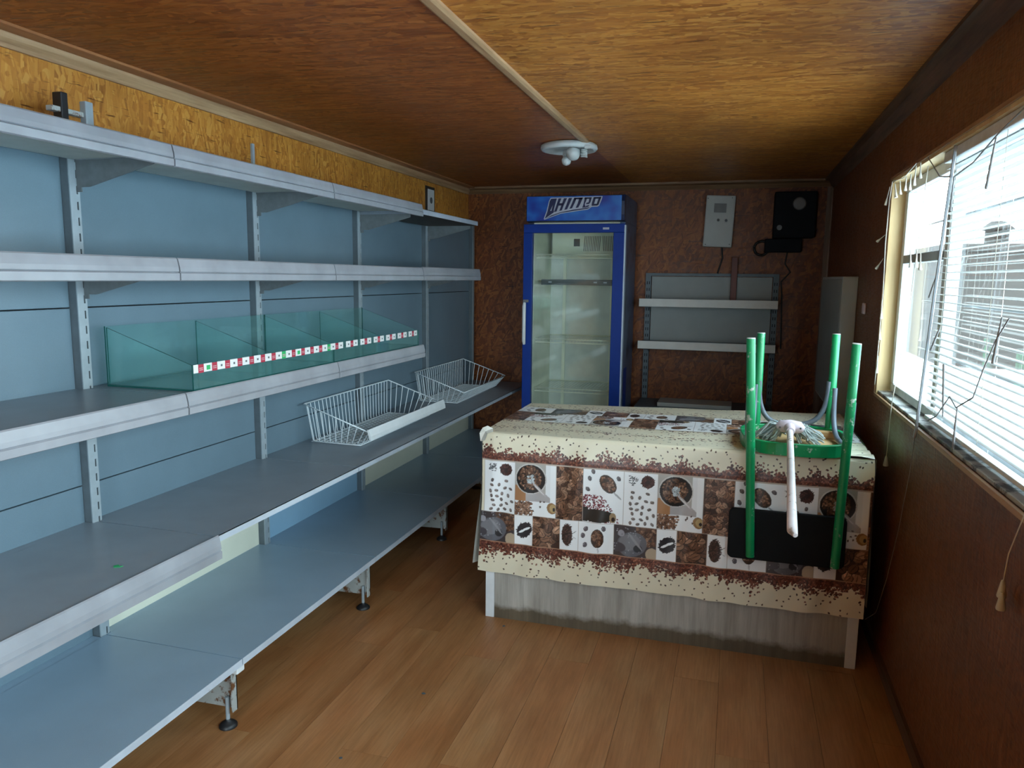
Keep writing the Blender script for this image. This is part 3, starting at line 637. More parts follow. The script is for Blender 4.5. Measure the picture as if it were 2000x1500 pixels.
tag(MB().prism([(-1.68, 1.655), (-1.665, 1.662), (-1.662, 1.672), (-1.672, 1.668), (-1.682, 1.676), (-1.690, 1.664)], 'z', .6605, .6620).build('paper_scrap', M_GREENP), 'tiny green scrap lying on the fourth shelf', 'scrap')

# ------------------------------------------------------------------ fridge
fx, fX, fy, fY, fz = -1.447, -.757, 5.20, 5.82, 2.068
fr = thing('display_fridge', 'tall blue glass-door drinks fridge with lettered header sign against the back wall', 'fridge', ((fx+fX)/2, 5.5, 0))
m = MB()
m.box((fx, fy+.05, 1.885), (fX, fY, fz)); m.box((fx, fy+.05, .06), (fx+.04, fY, 1.885)); m.box((fX-.04, fy+.05, .06), (fX, fY, 1.885))
m.box((fx+.04, fY-.05, .06), (fX-.04, fY, 1.885)); m.box((fx+.04, fy+.05, .06), (fX-.04, fY-.05, .30))
m.build('cabinet', M_FSIDE, fr, .004)
m = MB(); L = .003
m.box((fx+.0405, fy+.052, .30), (fx+.044, fY-.0505, 1.884)); m.box((fX-.044, fy+.052, .30), (fX-.0405, fY-.0505, 1.884))
m.box((fx+.044, fy+.052, 1.86), (fX-.044, fY-.0505, 1.884)); m.box((fx+.044, fy+.052, .301), (fX-.044, fY-.0505, .31))
m.build('inner_liner', M_FIN, fr)
MB().box((fx+.045, fY-.055, .31), (fX-.045, fY-.051, 1.86)).build('inner_back_wall', M_FINB, fr)
for xx in (-1.29, -.92): MB().box((xx-.012, fY-.066, .32), (xx+.012, fY-.0555, 1.74)).build('shelf_rail', M_FIN, fr)
# evaporator box with grille
ev = MB().box((fx+.09, fY-.22, 1.655), (fX-.05, fY-.07, 1.855)).build('cooling_unit', M_FIN, fr, .006)
for i in range(22):
    x = -1.11+.27*i/21
    if i == 10: continue
    sl = -.020 if i < 10 else .020
    MB().box((x-.0026, fY-.2235, 1.70), (x+.0026, fY-.2205, 1.81), 0, Ry(-sl*4)).build('slot', M_GRILL, ev)
MB().box((-1.19, fY-.224, 1.735), (-1.145, fY-.2205, 1.79)).build('thermostat', M_BLACKP, ev)
def fshelf(z, mat, th, name='wire_shelf'):
    m = MB(); x0, x1, ya, yb = fx+.05, fX-.05, fy+.10, fY-.075
    if mat is M_DARKSH:
        m.box((x0+.03, ya+.02, z-.02), (x1-.005, ya+.045, z+.02)); m.build('dark_bar', mat, fr, .004)
        for xx in (-1.30, -.97, -.90): MB().box((xx-.012, ya+.0185, z-.004), (xx+.012, ya+.0198, z+.005)).build('hole', M_SILV, fr)
        return
    m.tube([(x0, ya, z), (x1, ya, z), (x1, yb, z), (x0, yb, z)], th, 6, closed=True); m.tube([(x0, ya, z-.024), (x1, ya, z-.024)], th*.8, 6)
    for i in range(24):
        x = x0+(x1-x0)*(i+.5)/24; m.tube([(x, yb, z+.002), (x, ya, z+.002), (x, ya-.001, z-.024)], .0014, 4)
    m.build(name, mat, fr)
fshelf(1.665, M_FIN, .005); fshelf(1.47, M_DARKSH, .006); fshelf(1.06, M_FIN, .005); fshelf(.70, M_FIN, .005)
# door
dr = MB()
dx0, dx1, dz0, dz1 = fx-.022, fX+.004, .10, 1.872
gx0, gx1, gz0, gz1 = -1.404, -.832, .30, 1.812
dr.box((dx0, fy, gz1), (dx1, fy+.045, dz1)); dr.box((dx0, fy, dz0), (dx1, fy+.045, gz0)); dr.box((dx0, fy, gz0), (gx0, fy+.045, gz1)); dr.box((gx1, fy, gz0), (dx1, fy+.045, gz1))
door = dr.build('door', M_BLUE, fr, .004)
MB().box((gx0, fy+.015, gz0), (gx1, fy+.020, gz1)).build('glass', G_DOOR, door)
MB().box((dx1-.004, fy-.001, dz0), (dx1+.006, fy+.047, dz1-.01)).build('edge_seal', M_SEAL, door)
hd = MB(); hd.tube([(-1.450, fy-.018, 1.322), (-1.450, fy-.028, 1.30), (-1.450, fy-.028, 1.05), (-1.450, fy-.018, 1.028)], [.010, .013, .013, .010], 10); hd.build('handle', M_WHITEP, door)
MB().box((-1.465, fy-.008, 1.325), (-1.425, fy, 1.345)).build('lock', M_GREYP, door, .002)
MB().box((-.905, fy-.002, 1.832), (-.862, fy, 1.846)).build('maker_plate', M_SILV, door)
MB().box((fx, fy+.046, .02), (fX, fY-.02, .06)).build('plinth', M_BLACKP, fr)
# header sign
hs = MB(); hs.prism([(fy+.05, 1.885), (fy-.005, 1.89), (fy-.018, 1.93), (fy-.018, 2.02), (fy-.005, 2.062), (fy+.05, 2.068)], 'x', fx, fX)
head = hs.build('header', M_BLUED, fr, .003)
fs_y = fy-.0195
MB().box((fx+.006, fs_y, 1.893), (fX-.022, fs_y+.002, 2.058)).build('sign_face', M_SIGN, head)
def S(px, py): return (fx+.006+(px-165)/(1640-165)*(.662), 2.058-(py-185)/(578-185)*.165)
def sp(pts, y, mat, name):
    m = MB(); m.prism([S(*p) for p in pts], 'y', y-.0016, y); return m.build(name, mat, head)
sp([(543, 208), (1350, 197), (1340, 240), (1300, 345), (1275, 362), (1185, 364), (1132, 405), (900, 437), (700, 468), (560, 520), (450, 562), (436, 548), (478, 430), (515, 260)], fs_y, M_SILV, 'sign_outline')
LT = [
 [(552, 224), (640, 222), (634, 248), (612, 250), (538, 420), (600, 418), (592, 448), (560, 470), (456, 544), (495, 432), (530, 262)],
 [(598, 250), (634, 248), (612, 330), (592, 425), (556, 425)],
 [(668, 222), (712, 221), (672, 330), (640, 430), (600, 440), (635, 330)], [(752, 220), (800, 219), (752, 330), (722, 412), (682, 422), (715, 330)], [(672, 300), (745, 298), (736, 335), (662, 337)],
 [(828, 218), (880, 217), (838, 320), (805, 396), (762, 406), (795, 320)],
 [(912, 216), (952, 216), (920, 300), (882, 382), (842, 390), (880, 300)], [(994, 215), (1048, 214), (1010, 310), (978, 372), (938, 378), (968, 310)], [(912, 216), (1048, 214), (1040, 240), (904, 242)],
 [(1078, 213), (1118, 213), (1078, 320), (1095, 372), (1040, 378), (1058, 320)], [(1078, 213), (1180, 212), (1172, 236), (1068, 238)], [(1150, 212), (1185, 212), (1166, 290), (1142, 318), (1098, 322), (1104, 298), (1136, 292)], [(1098, 345), (1150, 335), (1135, 362), (1090, 372)],
 [(1214, 212), (1250, 211), (1222, 318), (1182, 345), (1188, 300)], [(1214, 212), (1330, 208), (1324, 236), (1206, 238)], [(1296, 210), (1330, 208), (1290, 335), (1256, 345), (1270, 290)], [(1190, 318), (1290, 316), (1272, 346), (1186, 348)],
 [(470, 545), (560, 492), (700, 445), (900, 405), (1060, 385), (1165, 368), (1128, 392), (900, 424), (700, 456), (555, 510)],
]
for p in LT: sp(p, fs_y-.0017, M_NAVY, 'letter')
MB().box((fX+.0005, fy+.16, .52), (fX+.002, fy+.30, .86)).build('side_sticker', M_BLUE, fr, .02)

# ------------------------------------------------------------------ small shelving unit on the back wall
bs = thing('back_wall_shelving', 'small shelving unit with two white fronted shelves beside the fridge', 'shelving', (-.2, 5.75, 0))
for xx in (-.655, .265):
    m = MB(); m.box((xx-.02, 5.835, .0), (xx+.02, 5.872, 1.545), 0); z = .06
    while z < 1.5:
        m.box((xx-.011, 5.8342, z), (xx-.005, 5.8352, z+.022), 1); m.box((xx+.005, 5.8342, z), (xx+.011, 5.8352, z+.022), 1); z += .05
    m.build('upright', [M_UPRS, M_SLOT], bs)
MB().box((-.63, 5.85, 1.33), (.24, 5.862, 1.520)).build('back_panel', M_BSPANEL, bs)
MB().box((-.63, 5.85, 1.0), (.24, 5.862, 1.326)).build('back_panel', M_BSPANEL, bs)
MB().box((-.65, 5.832, 1.524), (.26, 5.865, 1.545)).build('top_rail', M_UPRS, bs)
for z, x0 in ((1.355, -.69), (1.045, -.69)):
    s = MB().box((-.68, 5.60, z-.022), (.27, 5.835, z-.010)).build('shelf', M_SHELF, bs)
    MB().prism([(5.60, z+.002), (5.592, z+.002), (5.586, z-.054), (5.60, z-.058)], 'x', x0, .275).build('price_rail', M_BSRAIL, s)
    for xx in (-.63, .24): MB().prism([(5.84, z-.022), (5.63, z-.022), (5.63, z-.04), (5.84, z-.10)], 'x', xx-.002, xx+.002).build('bracket', M_BRK, s)
s = MB().box((-.68, 5.42, .56), (.27, 5.835, .585)).build('base_shelf', M_UPRS, bs)
for xx in (-.655, .265): MB().box((xx-.02, 5.45, 0), (xx+.02, 5.835, .56)).build('base_bracket', M_UPRS, bs)
tag(MB().box((-.52, 5.46, .5855), (.0, 5.70, .615)).build('flat_tray', M_EBOX, None, .004), 'flat pale tray lying on the lowest back shelf', 'tray')

# red-brown batten standing behind the unit
tag(MB().box((-.052, 5.800, 1.3465), (-.008, 5.834, 1.665)).build('wooden_batten', M_REDB, None, .003), 'short red-brown wooden batten upright on the back shelf below the white box', 'batten')
# electric boxes
eb = thing('electric_box', 'white metal electric box with small window on the back wall', 'electric box', (-.155, 5.86, 1.92))
R3 = Ry(math.radians(2.2)); cc = (-.155, 5.85, 1.92)
MB().box((-.258, 5.80, 1.738), (-.052, 5.879, 2.108), 0, R3, cc).build('housing', M_EBOX, eb, .005)
MB().box((-.250, 5.797, 1.746), (-.060, 5.800, 2.100), 0, R3, cc).build('lid', M_EBOX, eb, .002)
MB().box((-.198, 5.794, 1.985), (-.112, 5.797, 2.050), 0, R3, cc).build('meter_window', M_GREYP, eb, .001)
for xx, zz in ((-.162, 1.932), (-.106, 1.928)): MB().lathe([(.010, 0), (.010, .006)], (xx, 5.797, zz), (0, -1, 0), 12).build('lock', M_INK, eb)
for xx, zz in ((-.240, 2.088), (-.07, 2.088), (-.245, 1.757), (-.075, 1.757)): MB().lathe([(.004, 0), (.004, .003)], (xx, 5.797, zz), (0, -1, 0), 8).build('screw', M_INK, eb)
mt = thing('meter_cabinet', 'dark meter cabinet with coiled leads in the far upper corner', 'meter cabinet', (.36, 5.86, 1.9))
MB().box((.22, 5.74, 1.80), (.50, 5.879, 2.12)).build('housing', M_METER, mt, .008)
MB().box((.17, 5.78, 1.70), (.42, 5.879, 1.795)).build('lower_box', M_METER, mt, .006)
MB().lathe([(.045, 0), (.045, .012), (.038, .014)], (.385, 5.74, 2.035), (0, -1, 0), 20).build('dial', M_GREYP, mt)
MB().lathe([(.018, 0), (.018, .02)], (.245, 5.779, 1.865), (0, -1, 0), 12).build('knob', M_GREYP, mt) if False else MB().lathe([(.018, 0), (.018, .02)], (.26, 5.74, 1.87), (0, -1, 0), 12).build('knob', M_GREYP, mt)
MB().tube([(.15+.05*math.cos(a/3), 5.84-.01*(a % 3), 1.73+.05*math.sin(a/3)) for a in range(0, 40)], .009, 8).build('coiled_lead', M_CABLE, mt)
def cable(pts, label, r=.005):
    tag(MB().tube(pts, r, 8).build('power_cable', M_CABLE), label, 'cable')
cable([(-.13, 5.855, 1.75), (-.12, 5.862, 1.66), (-.15, 5.866, 1.55), (-.13, 5.868, 1.53)], 'black cable dropping from the white electric box', .006)
cable([(.33, 5.862, 1.70), (.32, 5.866, 1.62), (.36, 5.866, 1.56), (.30, 5.866, 1.49), (.31, 5.86, 1.40), (.325, 5.862, 1.0)], 'black cable looping down from the dark meter cabinet')

# white metal box on the right wall near the far corner
wb = thing('wall_cabinet', 'tall narrow grey box with pale side on the right wall corner', 'cabinet', (.57, 4.9, .78))
R4 = Rx(math.radians(-2)) ; c4 = (.57, 4.8, 1.15)
m = MB(); m.box((.532, 4.36, .77), (XR-.001, 5.36, 1.525), 0, None)
m.build('body', M_EBOX, wb, .004)
MB().box((.5285, 4.375, .785), (.5318, 5.345, 1.51)).build('door', M_BSPANEL, wb, .002)
tag(MB().box((XR-.012, 4.05, 1.34), (XR-.0005, 4.11, 1.395)).build('wall_switch', M_MOPP, None, .004), 'small pale pink switch on the wall left of the window', 'switch')

# ------------------------------------------------------------------ ceiling lamp
lp = thing('ceiling_lamp', 'white round ceiling lamp base with bare frosted bulbs', 'ceiling lamp', (-.905, 4.08, ZC))
MB().lathe([(.05, 0), (.138, -.002), (.150, -.010), (.153, -.026), (.146, -.036), (.132, -.038), (.122, -.026), (.02, -.026)], (-.905, 4.08, ZC-.0005), n=36).build('base', M_LAMPW, lp)
def bulb(c, d, r=.036, L=.05):
    d = Vector(d).normalized(); c = Vector(c)
    sck = MB().lathe([(.018, 0), (.020, .02), (.018, .035)], c, d, 14).build('socket', M_LAMPW, lp)
    prof = [(.014, .03), (.018, .04), (r*.8, .04+L*.35), (r, .04+L*.75), (r*.92, .04+L*1.1), (r*.6, .04+L*1.4), (.004, .04+L*1.52)]
    MB().lathe(prof, c, d, 20).build('bulb', M_BULB, lp)
bulb((-.845, 4.08, ZC-.034), (-.25, -.75, -.30), .038, .045)
bulb((-.93, 4.12, ZC-.034), (.10, -.35, -.45), .026, .035)
MB().tube([(-.815+.016*math.cos(t_*.9), 4.04+.016*math.sin(t_*.9), ZC-.036-.0012*t_) for t_ in range(0, 36)], .004, 6).build('spiral_bulb', M_BULB, lp)
MB().box((-.80, 3.97, ZC-.046), (-.765, 3.985, ZC-.030)).build('clip', M_LAMPW, lp, .002)

# ------------------------------------------------------------------ counter
ct = thing('shop_counter', 'long counter with grey oak front panel and white corner profiles', 'counter', (-.25, 3.4, 0))
CX0, CX1, CY0, CYL, CYR, CZ = -1.003, .512, 3.022, 3.80, 4.02, .832
MB().prism([(CX0+.01, CY0), (CX1-.01, CY0), (CX1-.01, CY0+.016), (CX0+.01, CY0+.016)], 'z', .0, CZ-.02).build('front_panel', M_COUNT, ct)
MB().box((CX0-.004, CY0-.004, 0), (CX0+.036, CY0+.03, CZ-.02)).build('corner_profile', M_CPROF, ct, .002)
MB().box((CX1-.038, CY0-.004, 0), (CX1+.002, CY0+.03, CZ-.02)).build('corner_profile', M_CPROF, ct, .002)
MB().box((CX0, CY0+.03, 0), (CX0+.016, CYL, CZ-.02)).build('side_panel', M_COUNT, ct)
MB().box((CX1-.016, CY0+.03, 0), (CX1, CYR, CZ-.02)).build('side_panel', M_COUNT, ct)
MB().prism([(CX0+.016, CYL-.018), (CX1-.016, CYR-.022), (CX1-.016, CYR-.004), (CX0+.016, CYL)], 'z', 0, CZ-.02).build('back_panel', M_COUNT, ct)
MB().prism([(CX0-.004, CY0-.006), (CX1+.004, CY0-.006), (CX1+.004, CYR), (CX0-.004, CYL)], 'z', CZ-.02, CZ).build('counter_top', M_CHIP, ct)

# ------------------------------------------------------------------ printed oilcloth
def s2l(c): c = np.asarray(c, float)/255; return np.where(c <= .04045, c/12.92, ((c+.055)/1.055)**2.4)
class Canvas:
    def __init__(s, w, h, rx, ry, bg):
        s.w, s.h, s.rx, s.ry = w, h, rx, ry; s.a = np.zeros((int(h/ry)+1, int(w/rx)+1, 3)); s.a[:] = bg
    def win(s, x0, x1, y0, y1):
        i0, i1 = max(0, int(x0/s.rx)), min(s.a.shape[1], int(x1/s.rx)+2); j0, j1 = max(0, int(y0/s.ry)), min(s.a.shape[0], int(y1/s.ry)+2)
        if i1 <= i0 or j1 <= j0: return None
        X, Y = np.meshgrid(np.arange(i0, i1)*s.rx, np.arange(j0, j1)*s.ry); return (slice(j0, j1), slice(i0, i1)), X, Y
    def rect(s, x0, x1, y0, y1, c):
        w = s.win(x0, x1, y0, y1)
        if w: m = (w[1] >= x0) & (w[1] < x1) & (w[2] >= y0) & (w[2] < y1); s.a[w[0]][m] = c
    def ell(s, cx, cy, a, b, ang, c, clip=None, soft=0, alpha=1):
        R = max(a, b)*1.05; w = s.win(cx-R, cx+R, cy-R, cy+R)
        if not w: return
        dx, dy = w[1]-cx, w[2]-cy; ca, sa = math.cos(ang), math.sin(ang); u = (dx*ca+dy*sa)/a; v = (-dx*sa+dy*ca)/b
        m = (u*u+v*v) <= 1
        if clip: m &= (w[1] >= clip[0]) & (w[1] < clip[1]) & (w[2] >= clip[2]) & (w[2] < clip[3])
        t = s.a[w[0]]; t[m] = t[m]*(1-alpha)+np.asarray(c)*alpha
    def line(s, x0, y0, x1, y1, wd, c, clip=None):
        L = math.hypot(x1-x0, y1-y0); s.ell((x0+x1)/2, (y0+y1)/2, L/2+wd*.3, wd/2*1.25, math.atan2(y1-y0, x1-x0), c, clip)
    def bean(s, cx, cy, L, ang, c, clip=None, crease=True, hl=None):
        if L > .019: s.ell(cx+L*.03, cy-L*.04, L*.54, L*.40, ang, np.asarray(c)*.16, clip)
        s.ell(cx, cy, L/2, L*.35, ang, c, clip)
        if hl is not None: s.ell(cx-L*.08, cy+L*.08, L*.25, L*.14, ang, hl, clip)
        if crease: s.ell(cx, cy, L*.42, L*.05, ang+.15, np.asarray(c)*.35, clip)
U = lambda a, b: a+(b-a)*rng.random()
BR = [np.array(c) for c in ((.105, .030, .018), (.16, .050, .030), (.075, .020, .014), (.21, .080, .050), (.05, .015, .012))]
CREAM = np.array((.80, .73, .56)); WHT = np.array((.92, .93, .95)); DK = np.array((.020, .012, .012))
def pick(l): return l[int(rng.random()*len(l))]
def fillbeans(cv, x0, x1, y0, y1, L, cols, n=None, hl=True, bgc=None):
    if bgc is not None: cv.rect(x0, x1, y0, y1, bgc)
    n = n or int((x1-x0)*(y1-y0)/(L*L*.22))
    for _ in range(n):
        c = pick(cols)*U(.7, 1.25); cv.bean(U(x0, x1), U(y0, y1), L*U(.8, 1.15), U(0, 3.14), c, (x0, x1, y0, y1), hl=c*1.7+.02 if hl and rng.random() < .6 else None)
ROAST = [np.array(c) for c in ((.22, .105, .060), (.30, .155, .095), (.15, .068, .040), (.40, .23, .15), (.09, .040, .025))]
def border(cv, x0, x1, ya, yb, dirn, dense=True):
    """cream border: dense beans against yb side thinning to single beans towards ya"""
    cv.rect(x0, x1, min(ya, yb), max(ya, yb), CREAM)
    H = abs(yb-ya); sg = 1 if yb > ya else -1
    n = int((x1-x0)*34000*H)
    dens = .40
    if dense: cv.rect(x0, x1, *((yb-H*.16, yb) if sg > 0 else (yb, yb+H*.16)), (.075, .020, .014))
    for _ in range(int((x1-x0)*(3600 if dense else 260)*min(1, H/.12))):
        t = abs(rng.normal(0, .17)); 
        if t > .62: continue
        x = U(x0, x1); bumpy = 1+.25*math.sin(x*62)+.2*math.sin(x*23+1)
        y = yb-sg*H*t*bumpy; c = pick(BR)*U(.8, 1.5)
        cv.bean(x, y, .0105*U(.8, 1.15), U(0, 3.14), c, (x0, x1, min(ya, yb), max(ya, yb)), crease=False, hl=c*2.0+.03 if rng.random() < .4 else None)
    step = .0305
    for i in range(int((x1-x0)/step)+1):
        for q in range(2):
            x = x0+i*step+U(-.012, .012); y = yb-sg*H*U(.42, .98); c = np.array((.06, .03, .02))*U(.7, 1.8)
            cv.bean(x, y, .0085*U(.8, 1.1), U(0, 3.14), c, (x0, x1, min(ya, yb), max(ya, yb)), crease=False)
def cell_beans(cv, x, y, s, clip):      # white cell with separate beans, a seed ball and a small twig print
    cv.rect(x, x+.139, y, y-s*.23, WHT) if s < 0 else cv.rect(x, x+.139, y-.23, y, WHT)
    Y = lambda t: y-s*t
    cx, cyy = x+.097, Y(.040)
    cv.ell(cx, cyy, .026, .026, 0, DK*1.6, clip)
    for _ in range(90):
        a = U(0, 6.28); r1 = U(.012, .030); cv.line(cx+r1*.7*math.cos(a), cyy+r1*.7*math.sin(a), cx+r1*math.cos(a+.3), cyy+r1*math.sin(a+.3), .0032, np.array((.05, .02, .018))*U(.5, 2.2), clip)
    for _ in range(26):
        a = U(-.4, 1.2); px, py = x+U(.016, .050), Y(U(.018, .058)); cv.line(px, py, px+.010*math.cos(a), py+.010*math.sin(a), .0028, (.10, .10, .11), clip)
    for (bx, by) in ((.037, .088), (.098, .090), (.034, .110), (.066, .108), (.028, .137), (.054, .134), (.092, .122), (.117, .124), (.078, .148), (.106, .155), (.032, .158), (.056, .160), (.037, .178), (.075, .174), (.124, .178), (.042, .200), (.074, .200), (.099, .190), (.030, .218), (.061, .220), (.091, .215), (.120, .216)):
        c = np.array((.17, .135, .125))*U(.7, 1.3); cv.bean(x+bx, Y(by), .0175, U(-.7, .7)+(.0 if rng.random() < .6 else 1.2), c, clip, hl=c*1.7)
def cell_bowl(cv, x, y, s, clip):
    Y = lambda t: y-s*t; X0, X1 = x, x+.180
    def rr(a, b, c, d, col):
        cv.rect(x+a, x+b, min(Y(c), Y(d)), max(Y(c), Y(d)), col)
    rr(0, .18, 0, .23, WHT*.93); rr(0, .135, 0, .16, np.array((.46, .44, .41))); rr(0, .10, .10, .165, np.array((.42, .20, .09)))
    for k in range(24): rr(.05+k*.004, .135+k*.0015, .13+k*.0012, .165, np.array((.45, .42, .42)))
    rr(.135+.02, .18, 0, .23, WHT); rr(.06, .18, .165, .23, WHT)
    fillb = lambda: None
    x0, x1 = x, x+.095; y0, y1 = min(Y(.168), Y(.228)), max(Y(.168), Y(.228))
    for _ in range(150):
        c = pick(ROAST)*U(.5, 1.0); px = x+U(0, .085)*(.7+.3*rng.random()); cv.bean(px, Y(U(.170, .226)), .012, U(0, 3.1), c, clip, crease=False, hl=c*1.7+.05)
    cx, cyy = x+.070, Y(.068)
    cv.ell(cx, cyy, .069, .066, 0, np.array((.62, .60, .58)), clip); cv.ell(cx, cyy-.001, .064, .0615, 0, np.array((.015, .012, .012)), clip)
    for _ in range(210):
        a = U(0, 6.28); r = .050*math.sqrt(rng.random()); c = pick(ROAST)*U(.35, 1.0); cv.bean(cx-.004+r*math.cos(a), cyy+.003*s+r*math.sin(a), .0105, U(0, 3.1), c, clip, crease=False, hl=c*1.8 if rng.random() < .4 else None)
    for _ in range(40): cv.ell(cx+U(-.014, .014), cyy+U(-.018, .018)*1.0, U(.002, .006), U(.002, .005), U(0, 3), np.array((.55, .60, .62))*U(.5, 1.2), clip)
    cv.line(cx+.010, cyy-s*.018, cx+.066, cyy-s*.072, .010, (.50, .46, .46), clip); cv.line(cx+.018, cyy-s*.028, cx+.058, cyy-s*.066, .004, (.75, .72, .72), clip)
    cv.ell(x+.163, Y(.190), .021, .024, .3, (.30, .16, .06), clip); cv.ell(x+.168, Y(.190), .015, .018, .3, (.48, .33, .15), clip); cv.ell(x+.172, Y(.194), .006, .008, 0, (.03, .02, .02), clip)
    for _ in range(5): cv.bean(x+U(.11, .14), Y(U(.16, .21)), .009, U(0, 3), (.12, .08, .07), clip, crease=False)
def cell_pile(cv, x, w, y0, y1, L): fillbeans(cv, x, x+w, min(y0, y1), max(y0, y1), L, ROAST, None, True, np.array((.05, .02, .012)))
def scoop(cv, cx, cy, s, sc, clip):
    cv.ell(cx, cy, .043*sc, .030*sc, -s*.9, (.055, .035, .025), clip)
    for _ in range(60):
        a = U(0, 6.28); r = math.sqrt(rng.random()); u, v = .036*sc*r*math.cos(a), .023*sc*r*math.sin(a); ca, sa = math.cos(-s*.9), math.sin(-s*.9)
        c = pick(ROAST)*U(.5, 1.0); cv.bean(cx+u*ca-v*sa, cy+u*sa+v*ca, .011*sc, U(0, 3), c, clip, crease=False, hl=c*1.6)
    cv.line(cx+.024*sc, cy-s*.034*sc, cx+.055*sc, cy-s*.062*sc, .006, (.42, .42, .44), clip)
def cell_scoop(cv, x, y, s, clip):
    Y = lambda t: y-s*t
    cv.rect(x, x+.167, min(Y(0), Y(.23)), max(Y(0), Y(.23)), WHT)
    for bx, by in ((.040, .012), (.026, .042), (.145, .036), (.018, .088)): cv.bean(x+bx, Y(by), .020, U(-1.3, -.6), (.14, .12, .13), clip, hl=np.array((.3, .28, .28)))
    scoop(cv, x+.102, Y(.062), s, 1.0, clip)
    ya, yb = min(Y(.112), Y(.228)), max(Y(.112), Y(.228)); c2 = (clip[0], clip[1], max(clip[2], ya), min(clip[3], yb))
    for _ in range(420):
        t = rng.random(); px = x+.165*t*t**.2; py = U(.112, .228)
        if px-x > .085+.6*(py-.112): continue
        c = np.array((.16, .03, .04))*U(.5, 1.9); cv.bean(px, Y(py), .0075, U(0, 3), c, c2, crease=False, hl=np.array((.45, .25, .28)) if rng.random() < .12 else None)
    cv.ell(x+.060, Y(.200), .075, .028, 0, (.025, .020, .016), c2); cv.rect(x, x+.02, min(Y(.165), Y(.228)), max(Y(.165), Y(.228)), (.02, .015, .012)); cv.ell(x+.125, Y(.205), .014, .022, 0, (.35, .24, .14), c2); cv.ell(x+.127, Y(.212), .007, .010, 0, (.04, .025, .02), c2)
def row1(cv, x, y, s, kind):
    """one cell 0.23 high hanging from y; s=+1 grows downwards in the canvas, -1 upwards"""
    lo, hi = (y-.23, y) if s > 0 else (y, y+.23); w = (.139, .180, .117, .167)[kind]; clip = (x, x+w, lo, hi)
    if kind == 0: cell_beans(cv, x, y, s, clip)
    elif kind == 1: cell_bowl(cv, x, y, s, clip)
    elif kind == 2: cell_pile(cv, x, w, lo, hi, .027)
    else: cell_scoop(cv, x, y, s, clip)
    for xx in (x, x+w): cv.rect(xx-.001, xx+.001, lo, hi, (.42, .36, .33))
    return x+w
def row2(cv, x, y, s, kind):
    h = .133; lo, hi = (y-h, y) if s > 0 else (y, y+h); w = (.175, .080, .120, .080, .148)[kind]; clip = (x, x+w, lo, hi); m = (lo+hi)/2
    if kind == 0:
        cv.rect(x, x+w, lo, hi, (.055, .042, .045))
        for _ in range(120): c = pick(ROAST)*U(.4, .9); cv.bean(x+U(.09, w), U(m-.01, hi) if s > 0 else U(lo, m+.01), .016, U(0, 3), c, clip, crease=False, hl=c*1.5)
        cv.ell(x+.075, m-.012*s, .062, .052, .3, (.13, .13, .15), clip); cv.ell(x+.065, m-.004*s, .045, .034, .3, (.20, .20, .22), clip); cv.ell(x+.10, m-.028*s, .018, .016, 0, (.03, .03, .035), clip)
        cv.ell(x+.030, m+.03*s, .014, .014, 0, (.33, .32, .36), clip); cv.ell(x+.02, m-.03*s, .03, .02, 0, (.07, .06, .07), clip)
        cv.line(x+.06, m+.035*s, x+.115, m-.03*s, .008, (.28, .28, .30), clip); cv.ell(x+.158, m-.048*s, .026, .028, 0, (.46, .36, .26), clip)
        for _ in range(30): cv.ell(x+U(0, .12), U(lo, hi), .003, .002, U(0, 3), np.array((.3, .3, .33))*U(.5, 1.3), clip)
    elif kind == 1:
        cv.rect(x, x+w, lo, hi, WHT); cx = x+.042
        cv.ell(cx, m, .036, .029, s*.9, (.020, .016, .020), clip)
        for _ in range(70): a = U(0, 6.28); r = .8+.28*rng.random(); u, v = .036*r*math.cos(a), .029*r*math.sin(a); ca, sa = math.cos(s*.9), math.sin(s*.9); cv.ell(cx+u*ca-v*sa, m+u*sa+v*ca, .0035, .002, U(0, 3), (.03, .022, .026), clip)
        cv.line(cx-.022, m-.012*s, cx+.002, m+.001*s, .008, WHT, clip); cv.line(cx-.004, m+.000, cx+.024, m+.012*s, .008, WHT, clip)
    elif kind == 2: cell_pile(cv, x, w, lo, hi, .040)
    elif kind == 3:
        cv.rect(x, x+w, lo, hi, WHT); cv.ell(x+.030, m, .023, .046, 0, (.030, .018, .014), clip)
        for _ in range(160): a = U(0, 6.28); r = math.sqrt(rng.random())*1.08; cv.line(x+.030+.023*r*math.cos(a), m+.046*r*math.sin(a), x+.034+.023*r*math.cos(a), m+.003+.046*r*math.sin(a), .0025, np.array((.07, .035, .03))*U(.3, 2), clip)
        cv.line(x+.052, m+.006*s, x+.070, m+.020*s, .002, (.1, .1, .1), clip); cv.line(x+.052, m-.004*s, x+.072, m-.016*s, .002, (.5, .5, .52), clip)
    else:
        cv.rect(x, x+w, lo, hi, WHT)
        for bx, by in ((.030, .030), (.018, .060), (.028, .098), (.105, .022)): cv.bean(x+bx, y-s*by, .022, U(.9, 1.8), (.15, .13, .15), clip, hl=np.array((.3, .28, .30)))
        cv.ell(x+.080, m, .027, .040, 0, (.045, .028, .02), clip)
        for _ in range(60): a = U(0, 6.28); r = math.sqrt(rng.random()); c = pick(ROAST)*U(.4, .9); cv.bean(x+.080+.022*r*math.cos(a), m+.034*r*math.sin(a), .012, U(0, 3), c, clip, crease=False, hl=c*1.5)
        cv.line(x+.083, m-.040*s, x+.085, m-.062*s, .005, (.6, .6, .62), clip)
    cv.rect(x-.001, x+.001, lo, hi, (.45, .38, .34)); return x+w
CLW = 1.548; CX = -1.022
FH = .62                                  # height of the printed drop
cf = Canvas(CLW, FH, .002, .002, CREAM)   # canvas y = 0 at the hem; top border at y = FH
z2c = lambda z: z-(.84-FH)
border(cf, 0, CLW, FH, z2c(.727), 1)
border(cf, 0, CLW, 0, z2c(.362), 1)
